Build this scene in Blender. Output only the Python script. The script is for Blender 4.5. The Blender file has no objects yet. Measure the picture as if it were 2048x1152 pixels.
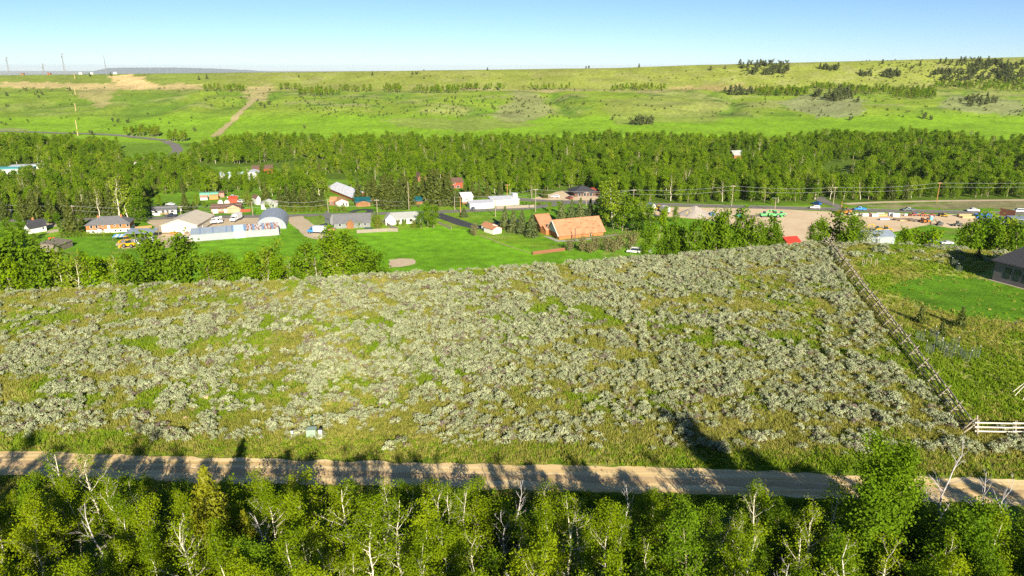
import bpy, math, random
import numpy as np
from mathutils import Vector, Matrix

R = math.radians
rnd = random.Random(11)
RNG = np.random.default_rng(11)
sc = bpy.context.scene
col = sc.collection

# ------------------------------------------------------------------ camera, sky, sun, exposure
F = 1409.0                     # focal length in pixels of a 2048 wide picture
PITCH = R(17.4)
ZC, ZV = 36.0, -32.0           # camera height above the sage bench; valley floor level
SUN_EL, SUN_AZ = R(23.4), R(14.5)
cam = bpy.data.cameras.new('camera')
cam.sensor_width = 36.0
cam.lens = 36.0 * F / 2048.0
cam.clip_start, cam.clip_end = 0.5, 90000.0
camo = bpy.data.objects.new('camera', cam)
camo.location = (0, 0, ZC)
camo.rotation_euler = (R(90) - PITCH, 0, 0)
col.objects.link(camo)
sc.camera = camo

w = bpy.data.worlds.new('World')
sc.world = w
w.use_nodes = True
wn = w.node_tree
bg = wn.nodes['Background']
sky = wn.nodes.new('ShaderNodeTexSky')
sky.sky_type = 'NISHITA'
sky.sun_disc = False
sky.sun_elevation = SUN_EL
sky.sun_rotation = R(180) - SUN_AZ
sky.altitude = 2000.0
sky.air_density = 0.8
sky.dust_density = 0.2
sky.ozone_density = 4.5
wn.links.new(sky.outputs[0], bg.inputs[0])
bg.inputs[1].default_value = 0.064

sl = bpy.data.lights.new('sun', 'SUN')
sl.energy = 5.0
sl.angle = R(0.53)
sl.color = (1.0, 0.91, 0.75)
slo = bpy.data.objects.new('sun', sl)
S = Vector((math.sin(SUN_AZ) * math.cos(SUN_EL), -math.cos(SUN_AZ) * math.cos(SUN_EL), math.sin(SUN_EL)))
slo.rotation_euler = S.to_track_quat('Z', 'Y').to_euler()
slo.location = (60, -200, 200)
col.objects.link(slo)

vs = sc.view_settings
vs.view_transform = 'Standard'
vs.look = 'None'
vs.exposure = 0.95
vs.gamma = 1.0
sc.cycles.max_bounces = 6
sc.cycles.diffuse_bounces = 2
sc.cycles.transmission_bounces = 4
sc.cycles.transparent_max_bounces = 4
sc.cycles.use_denoising = False
sc.cycles.sample_clamp_indirect = 4.0

# ------------------------------------------------------------------ noise, terrain
def _h(ix, iy, seed):
    h = (ix.astype(np.int64) * 374761393 + iy.astype(np.int64) * 668265263 + seed * 974711) & 0x7fffffff
    h = ((h ^ (h >> 13)) * 1274126177) & 0x7fffffff
    return ((h ^ (h >> 16)) & 0xffff) / 65535.0

def vn(x, y, seed=0):
    ix, iy = np.floor(x), np.floor(y)
    fx, fy = x - ix, y - iy
    fx, fy = fx * fx * (3 - 2 * fx), fy * fy * (3 - 2 * fy)
    a, b = _h(ix, iy, seed), _h(ix + 1, iy, seed)
    c, d = _h(ix, iy + 1, seed), _h(ix + 1, iy + 1, seed)
    return (a * (1 - fx) + b * fx) * (1 - fy) + (c * (1 - fx) + d * fx) * fy

def fbm(x, y, seed=0, o=4):
    s, a, t = 0.0, 0.5, 0.0
    for k in range(o):
        s = s + a * vn(x, y, seed + k * 17)
        t += a
        x, y, a = x * 2.03 + 5.1, y * 2.03 + 3.7, a * 0.5
    return s / t

def sstep(a, b, x):
    t = np.clip((x - a) / (b - a), 0, 1)
    return t * t * (3 - 2 * t)

BX = [-400, -120, -88, -33, 0, 30, 67, 84, 100, 160, 400]
BY = [80, 108, 113, 121, 128, 136, 148, 147, 141, 136, 130]
RPX = [0, 312, 640, 975, 1240, 1408, 1580, 2048, 2600]
RROW = [151, 147, 144, 139.4, 135.6, 129.4, 125, 113.5, 108]

def brink(X):
    return np.interp(X, BX, BY)

def gully(X, Y):
    return np.minimum(1, np.abs(fbm(X / 130 + 0.25 * vn(X / 60, Y / 60, 8), Y / 520, 13, 3) - 0.5) * 6)

def T(X, Y):
    X = np.asarray(X, float); Y = np.asarray(Y, float)
    d = Y - brink(X)
    s = sstep(-5.0, 66.0, d)
    plat = 0.5 * (fbm(X / 22, Y / 22, 3, 3) - 0.5) * sstep(64, 74, Y)
    plat = plat - 0.18 * (1 - sstep(46, 53, Y))
    u = X / (np.maximum(Y, 100) * 0.954 + 15)
    rr = np.interp(1024 + F * u, RPX, RROW)
    zr = ZC - 1300 * np.tan(PITCH - np.arctan((576 - rr) / F))
    zz = np.interp(Y, [0, 680, 720, 830, 1000, 1090, 1140], [ZV, ZV, ZV + 1.5, -24.7, -10.0, -0.2, 2.5])
    k = np.clip((Y - 1140) / 160, 0, 1)
    hz = zz + (zr - 2.5) * (0.55 * k + 0.45 * k * k * (3 - 2 * k))
    hz = hz - np.maximum(Y - 1310, 0) * 0.05
    hz = np.maximum(hz, -230)
    amp = np.interp(Y, [640, 800, 1080, 1150, 1300, 1500], [0, 3.0, 6.0, 4.0, 1.2, 1.0])
    hz = hz + amp * (fbm(X / 95, Y / 60, 9, 4) - 0.5)
    hz = hz + np.interp(Y, [830, 930, 1080, 1140], [0, 9.0, 6.0, 0]) * (gully(X, Y) - 0.5)
    return plat * (1 - s) + (hz * s)

def ray(px, py):
    x, y = (px - 1024.0) / F, (576.0 - py) / F
    return np.array([x, math.cos(PITCH) + y * math.sin(PITCH), -math.sin(PITCH) + y * math.cos(PITCH)])

_TS = np.concatenate([np.arange(30, 200, 1.0), np.arange(200, 500, 2.0), np.arange(500, 1600, 4.0)])

def hit(px, py):
    """ground point seen at a place of the photograph"""
    r = ray(px, py)
    X, Y, Z = r[0] * _TS, r[1] * _TS, ZC + r[2] * _TS
    g = Z - T(X, Y)
    n = np.nonzero(g < 0)[0]
    i = n[0] if len(n) else len(_TS) - 1
    t0, t1, g0, g1 = _TS[i - 1], _TS[i], g[i - 1], g[i]
    t = t0 + (t1 - t0) * g0 / (g0 - g1) if g0 != g1 else t1
    x, y = r[0] * t, r[1] * t
    return np.array([x, y, float(T(x, y))])

def at(px, py, z):
    r = ray(px, py)
    t = (z - ZC) / r[2]
    return np.array([r[0] * t, r[1] * t, z])

def valley(px, py):
    p = at(px, py, ZV)
    p[2] = float(T(p[0], p[1]))
    return p

def inpoly(X, Y, poly):
    X = np.asarray(X); Y = np.asarray(Y)
    r = np.zeros(X.shape, bool)
    n = len(poly)
    for i in range(n):
        x0, y0 = poly[i][0], poly[i][1]
        x1, y1 = poly[(i + 1) % n][0], poly[(i + 1) % n][1]
        c = ((y0 > Y) != (y1 > Y)) & (X < (x1 - x0) * (Y - y0) / ((y1 - y0) or 1e-9) + x0)
        r ^= c
    return r

def wpoly(pts):
    return [hit(*p) for p in pts]

# ------------------------------------------------------------------ materials
def nt(name):
    m = bpy.data.materials.new(name)
    m.use_nodes = True
    t = m.node_tree
    return m, t, t.nodes['Principled BSDF'], t.nodes.new, t.links.new

def c4(c):
    return (c[0], c[1], c[2], 1.0)

def M(name, c, c2=None, scale=3.0, rough=0.8, bump=0.0, metal=0.0, spec=0.3, wave=None, detail=5.0):
    m, t, b, N, L = nt(name)
    b.inputs['Roughness'].default_value = rough
    b.inputs['Metallic'].default_value = metal
    b.inputs['Specular IOR Level'].default_value = spec
    if c2 is None:
        c2 = tuple(k * 0.72 for k in c)
    tc = N('ShaderNodeTexCoord')
    no = N('ShaderNodeTexNoise')
    no.inputs['Scale'].default_value = scale
    no.inputs['Detail'].default_value = detail
    no.inputs['Roughness'].default_value = 0.65
    L(tc.outputs['Object'], no.inputs['Vector'])
    r = N('ShaderNodeValToRGB')
    r.color_ramp.elements[0].position, r.color_ramp.elements[1].position = 0.32, 0.68
    r.color_ramp.elements[0].color, r.color_ramp.elements[1].color = c4(c2), c4(c)
    L(no.outputs['Fac'], r.inputs['Fac'])
    L(r.outputs['Color'], b.inputs['Base Color'])
    if bump or wave:
        bp = N('ShaderNodeBump')
        bp.inputs['Strength'].default_value = bump or 0.5
        bp.inputs['Distance'].default_value = 0.05
        if wave:
            wv = N('ShaderNodeTexWave')
            wv.bands_direction = wave[0]
            wv.inputs['Scale'].default_value = wave[1]
            L(tc.outputs['Object'], wv.inputs['Vector'])
            L(wv.outputs['Fac'], bp.inputs['Height'])
        else:
            L(no.outputs['Fac'], bp.inputs['Height'])
        L(bp.outputs['Normal'], b.inputs['Normal'])
    return m

def leafmat(name, lo, hi, trans=0.32, rough=0.5, spec=0.25, nscale=0.35):
    """leaf colour differs from plant to plant and from clump to clump"""
    m, t, b, N, L = nt(name)
    oi = N('ShaderNodeObjectInfo')
    geo = N('ShaderNodeNewGeometry')
    no = N('ShaderNodeTexNoise')
    no.inputs['Scale'].default_value = nscale
    no.inputs['Detail'].default_value = 3.0
    L(geo.outputs['Position'], no.inputs['Vector'])
    ad = N('ShaderNodeMath'); ad.operation = 'MULTIPLY_ADD'
    L(oi.outputs['Random'], ad.inputs[0]); ad.inputs[1].default_value = 0.55
    L(no.outputs['Fac'], ad.inputs[2])
    sb = N('ShaderNodeMath'); sb.operation = 'SUBTRACT'; sb.use_clamp = True
    L(ad.outputs[0], sb.inputs[0]); sb.inputs[1].default_value = 0.28
    mx = N('ShaderNodeMix'); mx.data_type = 'RGBA'
    L(sb.outputs[0], mx.inputs['Factor'])
    mx.inputs['A'].default_value, mx.inputs['B'].default_value = c4(lo), c4(hi)
    L(mx.outputs['Result'], b.inputs['Base Color'])
    b.inputs['Roughness'].default_value = rough
    b.inputs['Specular IOR Level'].default_value = spec
    tr = N('ShaderNodeBsdfTranslucent')
    L(mx.outputs['Result'], tr.inputs['Color'])
    ms = N('ShaderNodeMixShader')
    ms.inputs['Fac'].default_value = trans
    L(b.outputs[0], ms.inputs[1]); L(tr.outputs[0], ms.inputs[2])
    L(ms.outputs[0], t.nodes['Material Output'].inputs['Surface'])
    return m

def glassmat(name, c=(0.03, 0.04, 0.05), rough=0.08):
    m, t, b, N, L = nt(name)
    b.inputs['Base Color'].default_value = c4(c)
    b.inputs['Roughness'].default_value = rough
    b.inputs['Specular IOR Level'].default_value = 0.6
    return m

_MC = {}
def paint(c, rough=0.45, spec=0.4):
    k = tuple(round(x, 3) for x in c) + (rough,)
    if k not in _MC:
        _MC[k] = M('paint_%02d' % len(_MC), c, tuple(x * 0.82 for x in c), 1.7, rough, spec=spec)
    return _MC[k]

# ------------------------------------------------------------------ mesh helpers
def tag(o, label=None, cat=None, group=None, kind=None):
    if label: o['label'] = label
    if cat: o['category'] = cat
    if group: o['group'] = group
    if kind: o['kind'] = kind
    return o

def empty(name, loc=(0, 0, 0), rz=0.0, label=None, cat=None, group=None):
    o = bpy.data.objects.new(name, None)
    o.empty_display_size = 0.3
    o.location = tuple(float(c) for c in loc)
    o.rotation_euler = (0, 0, rz)
    col.objects.link(o)
    return tag(o, label, cat, group)

def link(name, me, parent=None):
    o = bpy.data.objects.new(name, me)
    o.parent = parent
    col.objects.link(o)
    return o

def npmesh(name, V, Fc, mats, smooth=False, mi=None):
    """mesh from arrays whose faces all have the same number of corners"""
    me = bpy.data.meshes.new(name)
    V = np.asarray(V, np.float32); Fc = np.asarray(Fc, np.int32)
    k = Fc.shape[1]
    me.vertices.add(len(V)); me.vertices.foreach_set('co', V.ravel())
    me.loops.add(Fc.size); me.loops.foreach_set('vertex_index', Fc.ravel())
    me.polygons.add(len(Fc))
    me.polygons.foreach_set('loop_start', np.arange(0, Fc.size, k, dtype=np.int32))
    me.polygons.foreach_set('loop_total', np.full(len(Fc), k, np.int32))
    if smooth:
        me.polygons.foreach_set('use_smooth', np.ones(len(Fc), bool))
    for m in mats: me.materials.append(m)
    if mi is not None:
        me.polygons.foreach_set('material_index', np.asarray(mi, np.int32))
    me.update(calc_edges=True)
    return me

class MB:
    def __init__(s):
        s.v, s.f, s.m = [], [], []
    def face(s, pts, mi=0):
        n = len(s.v)
        s.v += [tuple(float(c) for c in p) for p in pts]
        s.f.append(tuple(range(n, n + len(pts)))); s.m.append(mi)
        return s
    def hexa(s, p, mi=0):
        """eight corners: bottom 0-3 counterclockwise, top 4-7"""
        n = len(s.v)
        s.v += [tuple(float(c) for c in q) for q in p]
        for f in ((3, 2, 1, 0), (4, 5, 6, 7), (0, 1, 5, 4), (1, 2, 6, 5), (2, 3, 7, 6), (3, 0, 4, 7)):
            s.f.append(tuple(n + i for i in f)); s.m.append(mi)
        return s
    def box(s, x0, x1, y0, y1, z0, z1, mi=0, tx=0.0, ty=0.0):
        return s.hexa([(x0, y0, z0), (x1, y0, z0), (x1, y1, z0), (x0, y1, z0),
                       (x0 + tx, y0 + ty, z1), (x1 - tx, y0 + ty, z1), (x1 - tx, y1 - ty, z1), (x0 + tx, y1 - ty, z1)], mi)
    def slab(s, q, t, mi=0):
        """four corners of the upper face, thickness downwards along z"""
        return s.hexa([(a, b, c - t) for a, b, c in q] + list(q), mi)
    def profile(s, poly, y0, y1, mi=0, inset=0.0):
        """polygon in x,z pushed out along y"""
        n = len(poly); k = len(s.v)
        zs = [p[1] for p in poly]; zl, zh = min(zs), max(zs)
        for y, sg in ((y0, 1), (y1, -1)):
            s.v += [(x, y + sg * inset * (z - zl) / (zh - zl + 1e-6), z) for x, z in poly]
        s.f.append(tuple(range(k, k + n))); s.m.append(mi)
        s.f.append(tuple(range(k + 2 * n - 1, k + n - 1, -1))); s.m.append(mi)
        for i in range(n):
            j = (i + 1) % n
            s.f.append((k + j, k + i, k + n + i, k + n + j)); s.m.append(mi)
        return s
    def tube(s, P, r, n=6, mi=0, cap=True):
        P = [Vector(p) for p in P]
        if not hasattr(r, '__len__'): r = [r] * len(P)
        k = len(s.v)
        for i, p in enumerate(P):
            d = (P[min(i + 1, len(P) - 1)] - P[max(i - 1, 0)])
            d = d.normalized() if d.length else Vector((0, 0, 1))
            a = d.cross(Vector((0, 0, 1)) if abs(d.z) < 0.9 else Vector((1, 0, 0))).normalized()
            b = d.cross(a)
            for j in range(n):
                w_ = 2 * math.pi * j / n
                s.v.append(tuple(p + (a * math.cos(w_) + b * math.sin(w_)) * r[i]))
        for i in range(len(P) - 1):
            for j in range(n):
                q = (j + 1) % n
                s.f.append((k + i * n + j, k + i * n + q, k + (i + 1) * n + q, k + (i + 1) * n + j)); s.m.append(mi)
        if cap:
            s.f.append(tuple(k + j for j in range(n - 1, -1, -1))); s.m.append(mi)
            e = k + (len(P) - 1) * n
            s.f.append(tuple(e + j for j in range(n))); s.m.append(mi)
        return s
    def mesh(s, name, mats):
        me = bpy.data.meshes.new(name)
        me.from_pydata(s.v, [], s.f)
        for m in (mats if isinstance(mats, (list, tuple)) else [mats]): me.materials.append(m)
        me.polygons.foreach_set('material_index', s.m)
        me.update()
        return me
    def build(s, name, mats, parent=None):
        return link(name, s.mesh(name, mats), parent)

def copy_tree(o, loc=None, rz=0.0, scl=1.0, label=None, group=None, cat=None, parent=None):
    c = o.copy(); col.objects.link(c)
    c.parent = parent
    if loc is not None:
        c.location = tuple(float(k) for k in loc)
        c.rotation_euler = (0, 0, rz)
        c.scale = (scl, scl, scl) if not hasattr(scl, '__len__') else scl
    tag(c, label, cat, group)
    for ch in o.children:
        copy_tree(ch, parent=c)
    return c

ORD = ['first', 'second', 'third', 'fourth', 'fifth', 'sixth', 'seventh', 'eighth', 'ninth', 'tenth', 'eleventh', 'twelfth',
       'thirteenth', 'fourteenth', 'fifteenth', 'sixteenth', 'seventeenth', 'eighteenth', 'nineteenth', 'twentieth']

def leafquads(C, size, rng, up=0.35, asp=0.62, out=None):
    n = len(C)
    nm = rng.normal(size=(n, 3)); nm[:, 2] += up
    if out is not None: nm = nm + out
    nm /= np.linalg.norm(nm, axis=1)[:, None] + 1e-9
    a = np.cross(nm, rng.normal(size=(n, 3)))
    a /= np.linalg.norm(a, axis=1)[:, None] + 1e-9
    b = np.cross(nm, a)
    s = (np.asarray(size) * (0.7 + 0.6 * rng.random(n)))[:, None] * 0.5
    V = np.stack([C + a * s, C + b * s * asp, C - a * s, C - b * s * asp], 1).reshape(-1, 3)
    return V, np.arange(4 * n).reshape(-1, 4)

def scatter(name, label, cat, P, rz, scl, idx, sources, tilt=0.0):
    """plants nobody could count: one object that repeats the meshes of plants standing in the scene"""
    me = bpy.data.meshes.new(name)
    me.from_pydata([tuple(p) for p in P], [], [])
    n = len(P)
    rot = np.zeros((n, 3), np.float32); rot[:, 2] = rz
    if tilt: rot[:, :2] = RNG.normal(size=(n, 2)) * tilt
    a = me.attributes.new('rot', 'FLOAT_VECTOR', 'POINT'); a.data.foreach_set('vector', rot.ravel())
    a = me.attributes.new('scl', 'FLOAT', 'POINT'); a.data.foreach_set('value', np.asarray(scl, np.float32))
    a = me.attributes.new('idx', 'INT', 'POINT'); a.data.foreach_set('value', np.asarray(idx, np.int32))
    o = link(name, me)
    tag(o, label, cat, kind='stuff')
    g = bpy.data.node_groups.new(name, 'GeometryNodeTree')
    g.interface.new_socket('Geometry', in_out='INPUT', socket_type='NodeSocketGeometry')
    g.interface.new_socket('Geometry', in_out='OUTPUT', socket_type='NodeSocketGeometry')
    N, L = g.nodes.new, g.links.new
    gi, go = N('NodeGroupInput'), N('NodeGroupOutput')
    ip = N('GeometryNodeInstanceOnPoints')
    L(gi.outputs[0], ip.inputs['Points'])
    jn = N('GeometryNodeJoinGeometry')
    for src in reversed(sources):
        j1 = N('GeometryNodeJoinGeometry')
        for ob in src:
            oi = N('GeometryNodeObjectInfo')
            oi.transform_space = 'ORIGINAL'
            oi.inputs['Object'].default_value = ob
            L(oi.outputs['Geometry'], j1.inputs[0])
        gt = N('GeometryNodeGeometryToInstance')
        L(j1.outputs[0], gt.inputs[0])
        L(gt.outputs[0], jn.inputs[0])
    L(jn.outputs[0], ip.inputs['Instance'])
    ip.inputs['Pick Instance'].default_value = True
    def attr(nm, ty):
        q = N('GeometryNodeInputNamedAttribute'); q.data_type = ty
        q.inputs['Name'].default_value = nm
        return q.outputs['Attribute']
    L(attr('idx', 'INT'), ip.inputs['Instance Index'])
    L(attr('rot', 'FLOAT_VECTOR'), ip.inputs['Rotation'])
    L(attr('scl', 'FLOAT'), ip.inputs['Scale'])
    L(ip.outputs[0], go.inputs[0])
    md = o.modifiers.new('scatter', 'NODES')
    md.node_group = g
    return o
# ------------------------------------------------------------------ ground sheet
def blend(a, b, k):
    return a * (1 - k[..., None]) + np.asarray(b) * k[..., None]

YR = [-400.0, -200, -100, -40, 0, 12]
y = 20.0
while y < 1330:
    YR.append(y); y += max(0.55, 0.0085 * y)
while y < 60000:
    YR.append(y); y *= 1.12
YR = np.array(YR)
SR = np.concatenate([[-25, -8, -4, -2.2, -1.5], np.arange(-1.1, 1.1001, 0.0055), [1.5, 2.2, 4, 8, 25]])
GW = np.maximum(YR, 20) + 45
GX = SR[None, :] * GW[:, None]
GY = np.repeat(YR[:, None], len(SR), 1)
GZ = T(GX, GY)

# places of the ground that differ in what grows or lies there (map outlines, edges warped by noise)
WX = GX + (fbm(GX / 14, GY / 14, 31, 3) - 0.5) * np.clip(GY * 0.035, 1.5, 40)
WY = GY + (fbm(GX / 14, GY / 14, 47, 3) - 0.5) * np.clip(GY * 0.035, 1.5, 40)
def zone(pts):
    return inpoly(WX, WY, wpoly(pts)).astype(float)

n1 = fbm(GX / 9, GY / 9, 1, 4); n2 = fbm(GX / 30, GY / 22, 2, 4); n3 = fbm(GX / 2.2, GY / 2.2, 5, 3)
C = np.empty(GX.shape + (3,)); C[:] = (0.28, 0.29, 0.055)
C = blend(C, (0.17, 0.25, 0.022), sstep(0.47, 0.62, n1))
C = blend(C, (0.42, 0.36, 0.13), sstep(0.52, 0.70, n2) * 0.8)
C = blend(C, (0.14, 0.20, 0.03), sstep(0.52, 0.65, n3) * 0.5)
far = sstep(95, 125, GY)
C = blend(C, (0.38, 0.34, 0.10), far * sstep(0.35, 0.6, n1) * 0.65)
# verge of the dirt road, and the wood floor in front
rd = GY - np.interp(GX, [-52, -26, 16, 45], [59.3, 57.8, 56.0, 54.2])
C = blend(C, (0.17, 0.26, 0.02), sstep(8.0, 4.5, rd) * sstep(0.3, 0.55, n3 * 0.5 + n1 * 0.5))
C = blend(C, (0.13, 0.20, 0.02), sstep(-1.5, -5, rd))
# house lot on the right: green grass, mown lawn, bare patch
lot = [(1700, 500), (1790, 490), (1990, 505), (2400, 500), (2400, 860), (1945, 855), (1850, 730), (1745, 590)]
zl = zone(lot)
C = blend(C, (0.23, 0.36, 0.018), zl * sstep(0.36, 0.55, n1 * 0.6 + n2 * 0.4))
C = blend(C, (0.28, 0.38, 0.03), zone([(1880, 690), (2040, 640), (2400, 640), (2400, 760), (2010, 775), (1940, 740)]) * 0.9)
C = blend(C, (0.42, 0.40, 0.12), zl * sstep(0.5, 0.62, n3 * 0.5 + n2 * 0.5) * 0.85)
C = blend(C, (0.105, 0.235, 0.010), zone([(1765, 580), (1800, 562), (1870, 547), (1975, 556), (2400, 650), (2400, 740), (2070, 645), (1960, 640), (1850, 615)]))
C = blend(C, (0.30, 0.25, 0.14), zone([(2000, 655), (2048, 640), (2200, 660), (2200, 680), (2040, 672)]))
C = blend(C, (0.38, 0.22, 0.10), zone([(1915, 511), (1950, 509), (1950, 515), (1912, 517)]) * 0.7)
C = blend(C, (0.13, 0.25, 0.018), zone([(1470, 556), (1575, 556), (1590, 582), (1480, 584)]))
C = blend(C, (0.40, 0.33, 0.13), zone([(1270, 598), (1660, 600), (1650, 628), (1290, 630)]) * 0.7)
C = blend(C, (0.36, 0.24, 0.09), zone([(240, 580), (280, 578), (285, 590), (240, 594)]) * 0.6)
C = blend(C, (0.36, 0.24, 0.09), zone([(740, 550), (900, 545), (900, 552), (740, 560)]) * 0.5)

# valley
v = sstep(30, 62, GY - brink(GX))
G = np.empty_like(C); G[:] = (0.135, 0.30, 0.012)
G = blend(G, (0.20, 0.33, 0.02), sstep(0.5, 0.68, n2))
G = blend(G, (0.23, 0.28, 0.06), sstep(0.58, 0.72, n1) * 0.7)
G = blend(G, (0.10, 0.165, 0.015), sstep(350, 375, GY) * sstep(690, 660, GY))
G = blend(G, (0.15, 0.27, 0.02), zone([(425, 334), (560, 334), (565, 368), (425, 368)]))
G = blend(G, (0.15, 0.27, 0.02), zone([(560, 360), (760, 360), (940, 352), (1040, 380), (1040, 405), (560, 405)]))     # wood floor
town = zone([(-300, 372), (560, 372), (620, 395), (1040, 385), (1200, 405), (1500, 412), (2400, 425), (2400, 560), (-300, 600)])
G = blend(G, (0.15, 0.29, 0.018), town * sstep(350, 375, GY))
G = blend(G, (0.30, 0.26, 0.14), zone([(1700, 408), (1850, 406), (1960, 402), (2400, 400), (2400, 420), (1900, 416), (1750, 413)]) * 0.85)
G = blend(G, (0.165, 0.37, 0.012), zone([(700, 470), (880, 452), (1000, 480), (1090, 512), (1090, 545), (700, 545)]))
G = blend(G, (0.155, 0.34, 0.012), zone([(380, 490), (560, 475), (640, 480), (640, 530), (330, 540)]))
G = blend(G, (0.17, 0.30, 0.02), zone([(225, 276), (380, 278), (380, 330), (250, 338), (225, 322)]))
# hillside beyond
hN = fbm(GX / 70, GY / 45, 21, 5); hM = fbm(GX / 22, GY / 16, 23, 4); hS = fbm(GX / 260, GY / 120, 27, 3)
H = np.empty_like(C); H[:] = (0.21, 0.37, 0.016)
up = sstep(850, 905, GY)
H = blend(H, (0.235, 0.33, 0.03), up)
H = blend(H, (0.30, 0.32, 0.10), up * sstep(0.50, 0.66, hN) * 0.8)
H = blend(H, (0.13, 0.25, 0.02), up * sstep(0.53, 0.68, hM) * 0.7)
H = blend(H, (0.12, 0.235, 0.015), up * sstep(0.35, 0.1, gully(GX, GY)) * sstep(1120, 1080, GY) * 0.8)
H = blend(H, (0.085, 0.14, 0.02), up * sstep(0.60, 0.70, hM * 0.5 + hN * 0.5) * 0.7)
H = blend(H, (0.25, 0.285, 0.05), sstep(1095, 1150, GY) * 0.85)
H = blend(H, (0.30, 0.30, 0.10), sstep(1110, 1160, GY) * sstep(0.5, 0.68, hM) * 0.6)
H = blend(H, (0.18, 0.27, 0.03), sstep(700, 690, GX) * sstep(-420, -560, GX) * up * 0.5)
TAN = (0.56, 0.42, 0.20)
def hill_zone(pts, c=TAN, k=1.0):
    global H
    H = blend(H, c, zone(pts) * k)
hill_zone([(228, 152), (262, 149), (300, 158), (310, 175), (285, 177), (245, 177), (235, 168)], (0.68, 0.50, 0.22))
hill_zone([(0, 166), (90, 165), (230, 168), (300, 172), (380, 166), (420, 178), (250, 181), (100, 176), (0, 175)], TAN, 0.75)
hill_zone([(155, 178), (218, 176), (226, 190), (218, 215), (190, 216), (180, 200), (150, 198)], (0.40, 0.34, 0.14), 0.75)
hill_zone([(500, 170), (545, 170), (535, 195), (512, 205), (496, 205), (488, 185)], (0.46, 0.37, 0.17), 0.75)
hill_zone([(880, 176), (1340, 180), (1340, 184), (880, 181)], (0.42, 0.36, 0.16), 0.8)
hill_zone([(1030, 182), (1070, 186), (1110, 228), (1020, 250), (985, 230)], (0.30, 0.30, 0.13), 0.7)
hill_zone([(1200, 200), (1330, 192), (1440, 205), (1430, 245), (1230, 248)], (0.26, 0.29, 0.07), 0.6)
hill_zone([(1600, 190), (1720, 196), (1730, 228), (1640, 236), (1560, 205)], (0.27, 0.29, 0.13), 0.8)
hill_zone([(1900, 190), (2040, 200), (2048, 232), (1960, 226), (1880, 215)], (0.27, 0.29, 0.13), 0.7)
hill_zone([(760, 240), (1010, 236), (1090, 250), (930, 262), (800, 252)], (0.25, 0.28, 0.07), 0.6)
hill_zone([(1350, 172), (1520, 172), (1530, 178), (1360, 182)], (0.42, 0.32, 0.13), 0.7)
hill_zone([(-300, 255), (60, 256), (60, 264), (-300, 262)], (0.3, 0.27, 0.16), 0.5)
hk = sstep(660, 700, GY)
G = blend(G, (0, 0, 0), hk) + H * hk[..., None]
G = blend(G, (0.20, 0.22, 0.10), sstep(1500, 3000, GY))
C = C * (1 - v[..., None]) + G * v[..., None]
C *= (0.88 + 0.28 * fbm(GX / 5, GY / 5, 77, 3))[..., None] * (0.72 + 0.56 * fbm(GX / 28, GY / 22, 79, 4))[..., None]

nr, nc = GX.shape
ii = (np.arange(nr - 1)[:, None] * nc + np.arange(nc - 1)[None, :]).ravel()
FQ = np.stack([ii, ii + 1, ii + nc + 1, ii + nc], 1)

def groundmat():
    m, t, b, N, L = nt('ground')
    at_ = N('ShaderNodeAttribute'); at_.attribute_name = 'Col'
    geo = N('ShaderNodeNewGeometry')
    n_ = N('ShaderNodeTexNoise'); n_.inputs['Scale'].default_value = 1.6; n_.inputs['Detail'].default_value = 7; n_.inputs['Roughness'].default_value = 0.72
    L(geo.outputs['Position'], n_.inputs['Vector'])
    n_2 = N('ShaderNodeTexNoise'); n_2.inputs['Scale'].default_value = 0.22; n_2.inputs['Detail'].default_value = 5
    L(geo.outputs['Position'], n_2.inputs['Vector'])
    a = N('ShaderNodeMath'); a.operation = 'ADD'
    L(n_.outputs['Fac'], a.inputs[0]); L(n_2.outputs['Fac'], a.inputs[1])
    r = N('ShaderNodeMapRange')
    r.inputs['From Min'].default_value, r.inputs['From Max'].default_value = 0.65, 1.35
    r.inputs['To Min'].default_value, r.inputs['To Max'].default_value = 0.55, 1.45
    L(a.outputs[0], r.inputs['Value'])
    mu = N('ShaderNodeVectorMath'); mu.operation = 'SCALE'
    L(at_.outputs['Color'], mu.inputs[0]); L(r.outputs[0], mu.inputs['Scale'])
    L(mu.outputs[0], b.inputs['Base Color'])
    b.inputs['Roughness'].default_value = 0.95
    b.inputs['Specular IOR Level'].default_value = 0.1
    bp = N('ShaderNodeBump'); bp.inputs['Strength'].default_value = 0.7; bp.inputs['Distance'].default_value = 0.35
    L(n_.outputs['Fac'], bp.inputs['Height']); L(bp.outputs['Normal'], b.inputs['Normal'])
    return m
gme = npmesh('ground', np.stack([GX.ravel(), GY.ravel(), GZ.ravel()], 1), FQ, [groundmat()], smooth=True)
ca = gme.color_attributes.new('Col', 'FLOAT_COLOR', 'POINT')
ca.data.foreach_set('color', np.concatenate([C.reshape(-1, 3), np.ones((nr * nc, 1))], 1).astype(np.float32).ravel())
tag(link('ground', gme), 'sage bench, green valley floor and grassy hillside', None, kind='structure')

# far blue tableland beyond the ridge
mv, mf = [], []
xs = np.linspace(-16700, -10900, 60)
for i, x in enumerate(xs):
    k = i / 59
    top = np.interp(k, [0, 0.07, 0.12, 0.22, 0.5, 0.8, 1], [-205, -110, 0, 15, -30, -100, -205]) + 12 * vn(np.array(i * 0.6), np.array(0.3), 4)
    for yy, zz in ((27000, -260), (29200, top), (34000, top + 5), (36000, -260)):
        mv.append((x, yy, float(zz)))
for i in range(59):
    for j in range(3):
        mf.append((i * 4 + j, i * 4 + 4 + j, i * 4 + 5 + j, i * 4 + 1 + j))
tag(link('distant_tableland', npmesh('distant_tableland', mv, mf, [M('forest_rock', (0.10, 0.14, 0.10), (0.06, 0.09, 0.08), 0.001)], True)),
    'long flat distant tableland behind the ridge', None, kind='structure')

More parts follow.
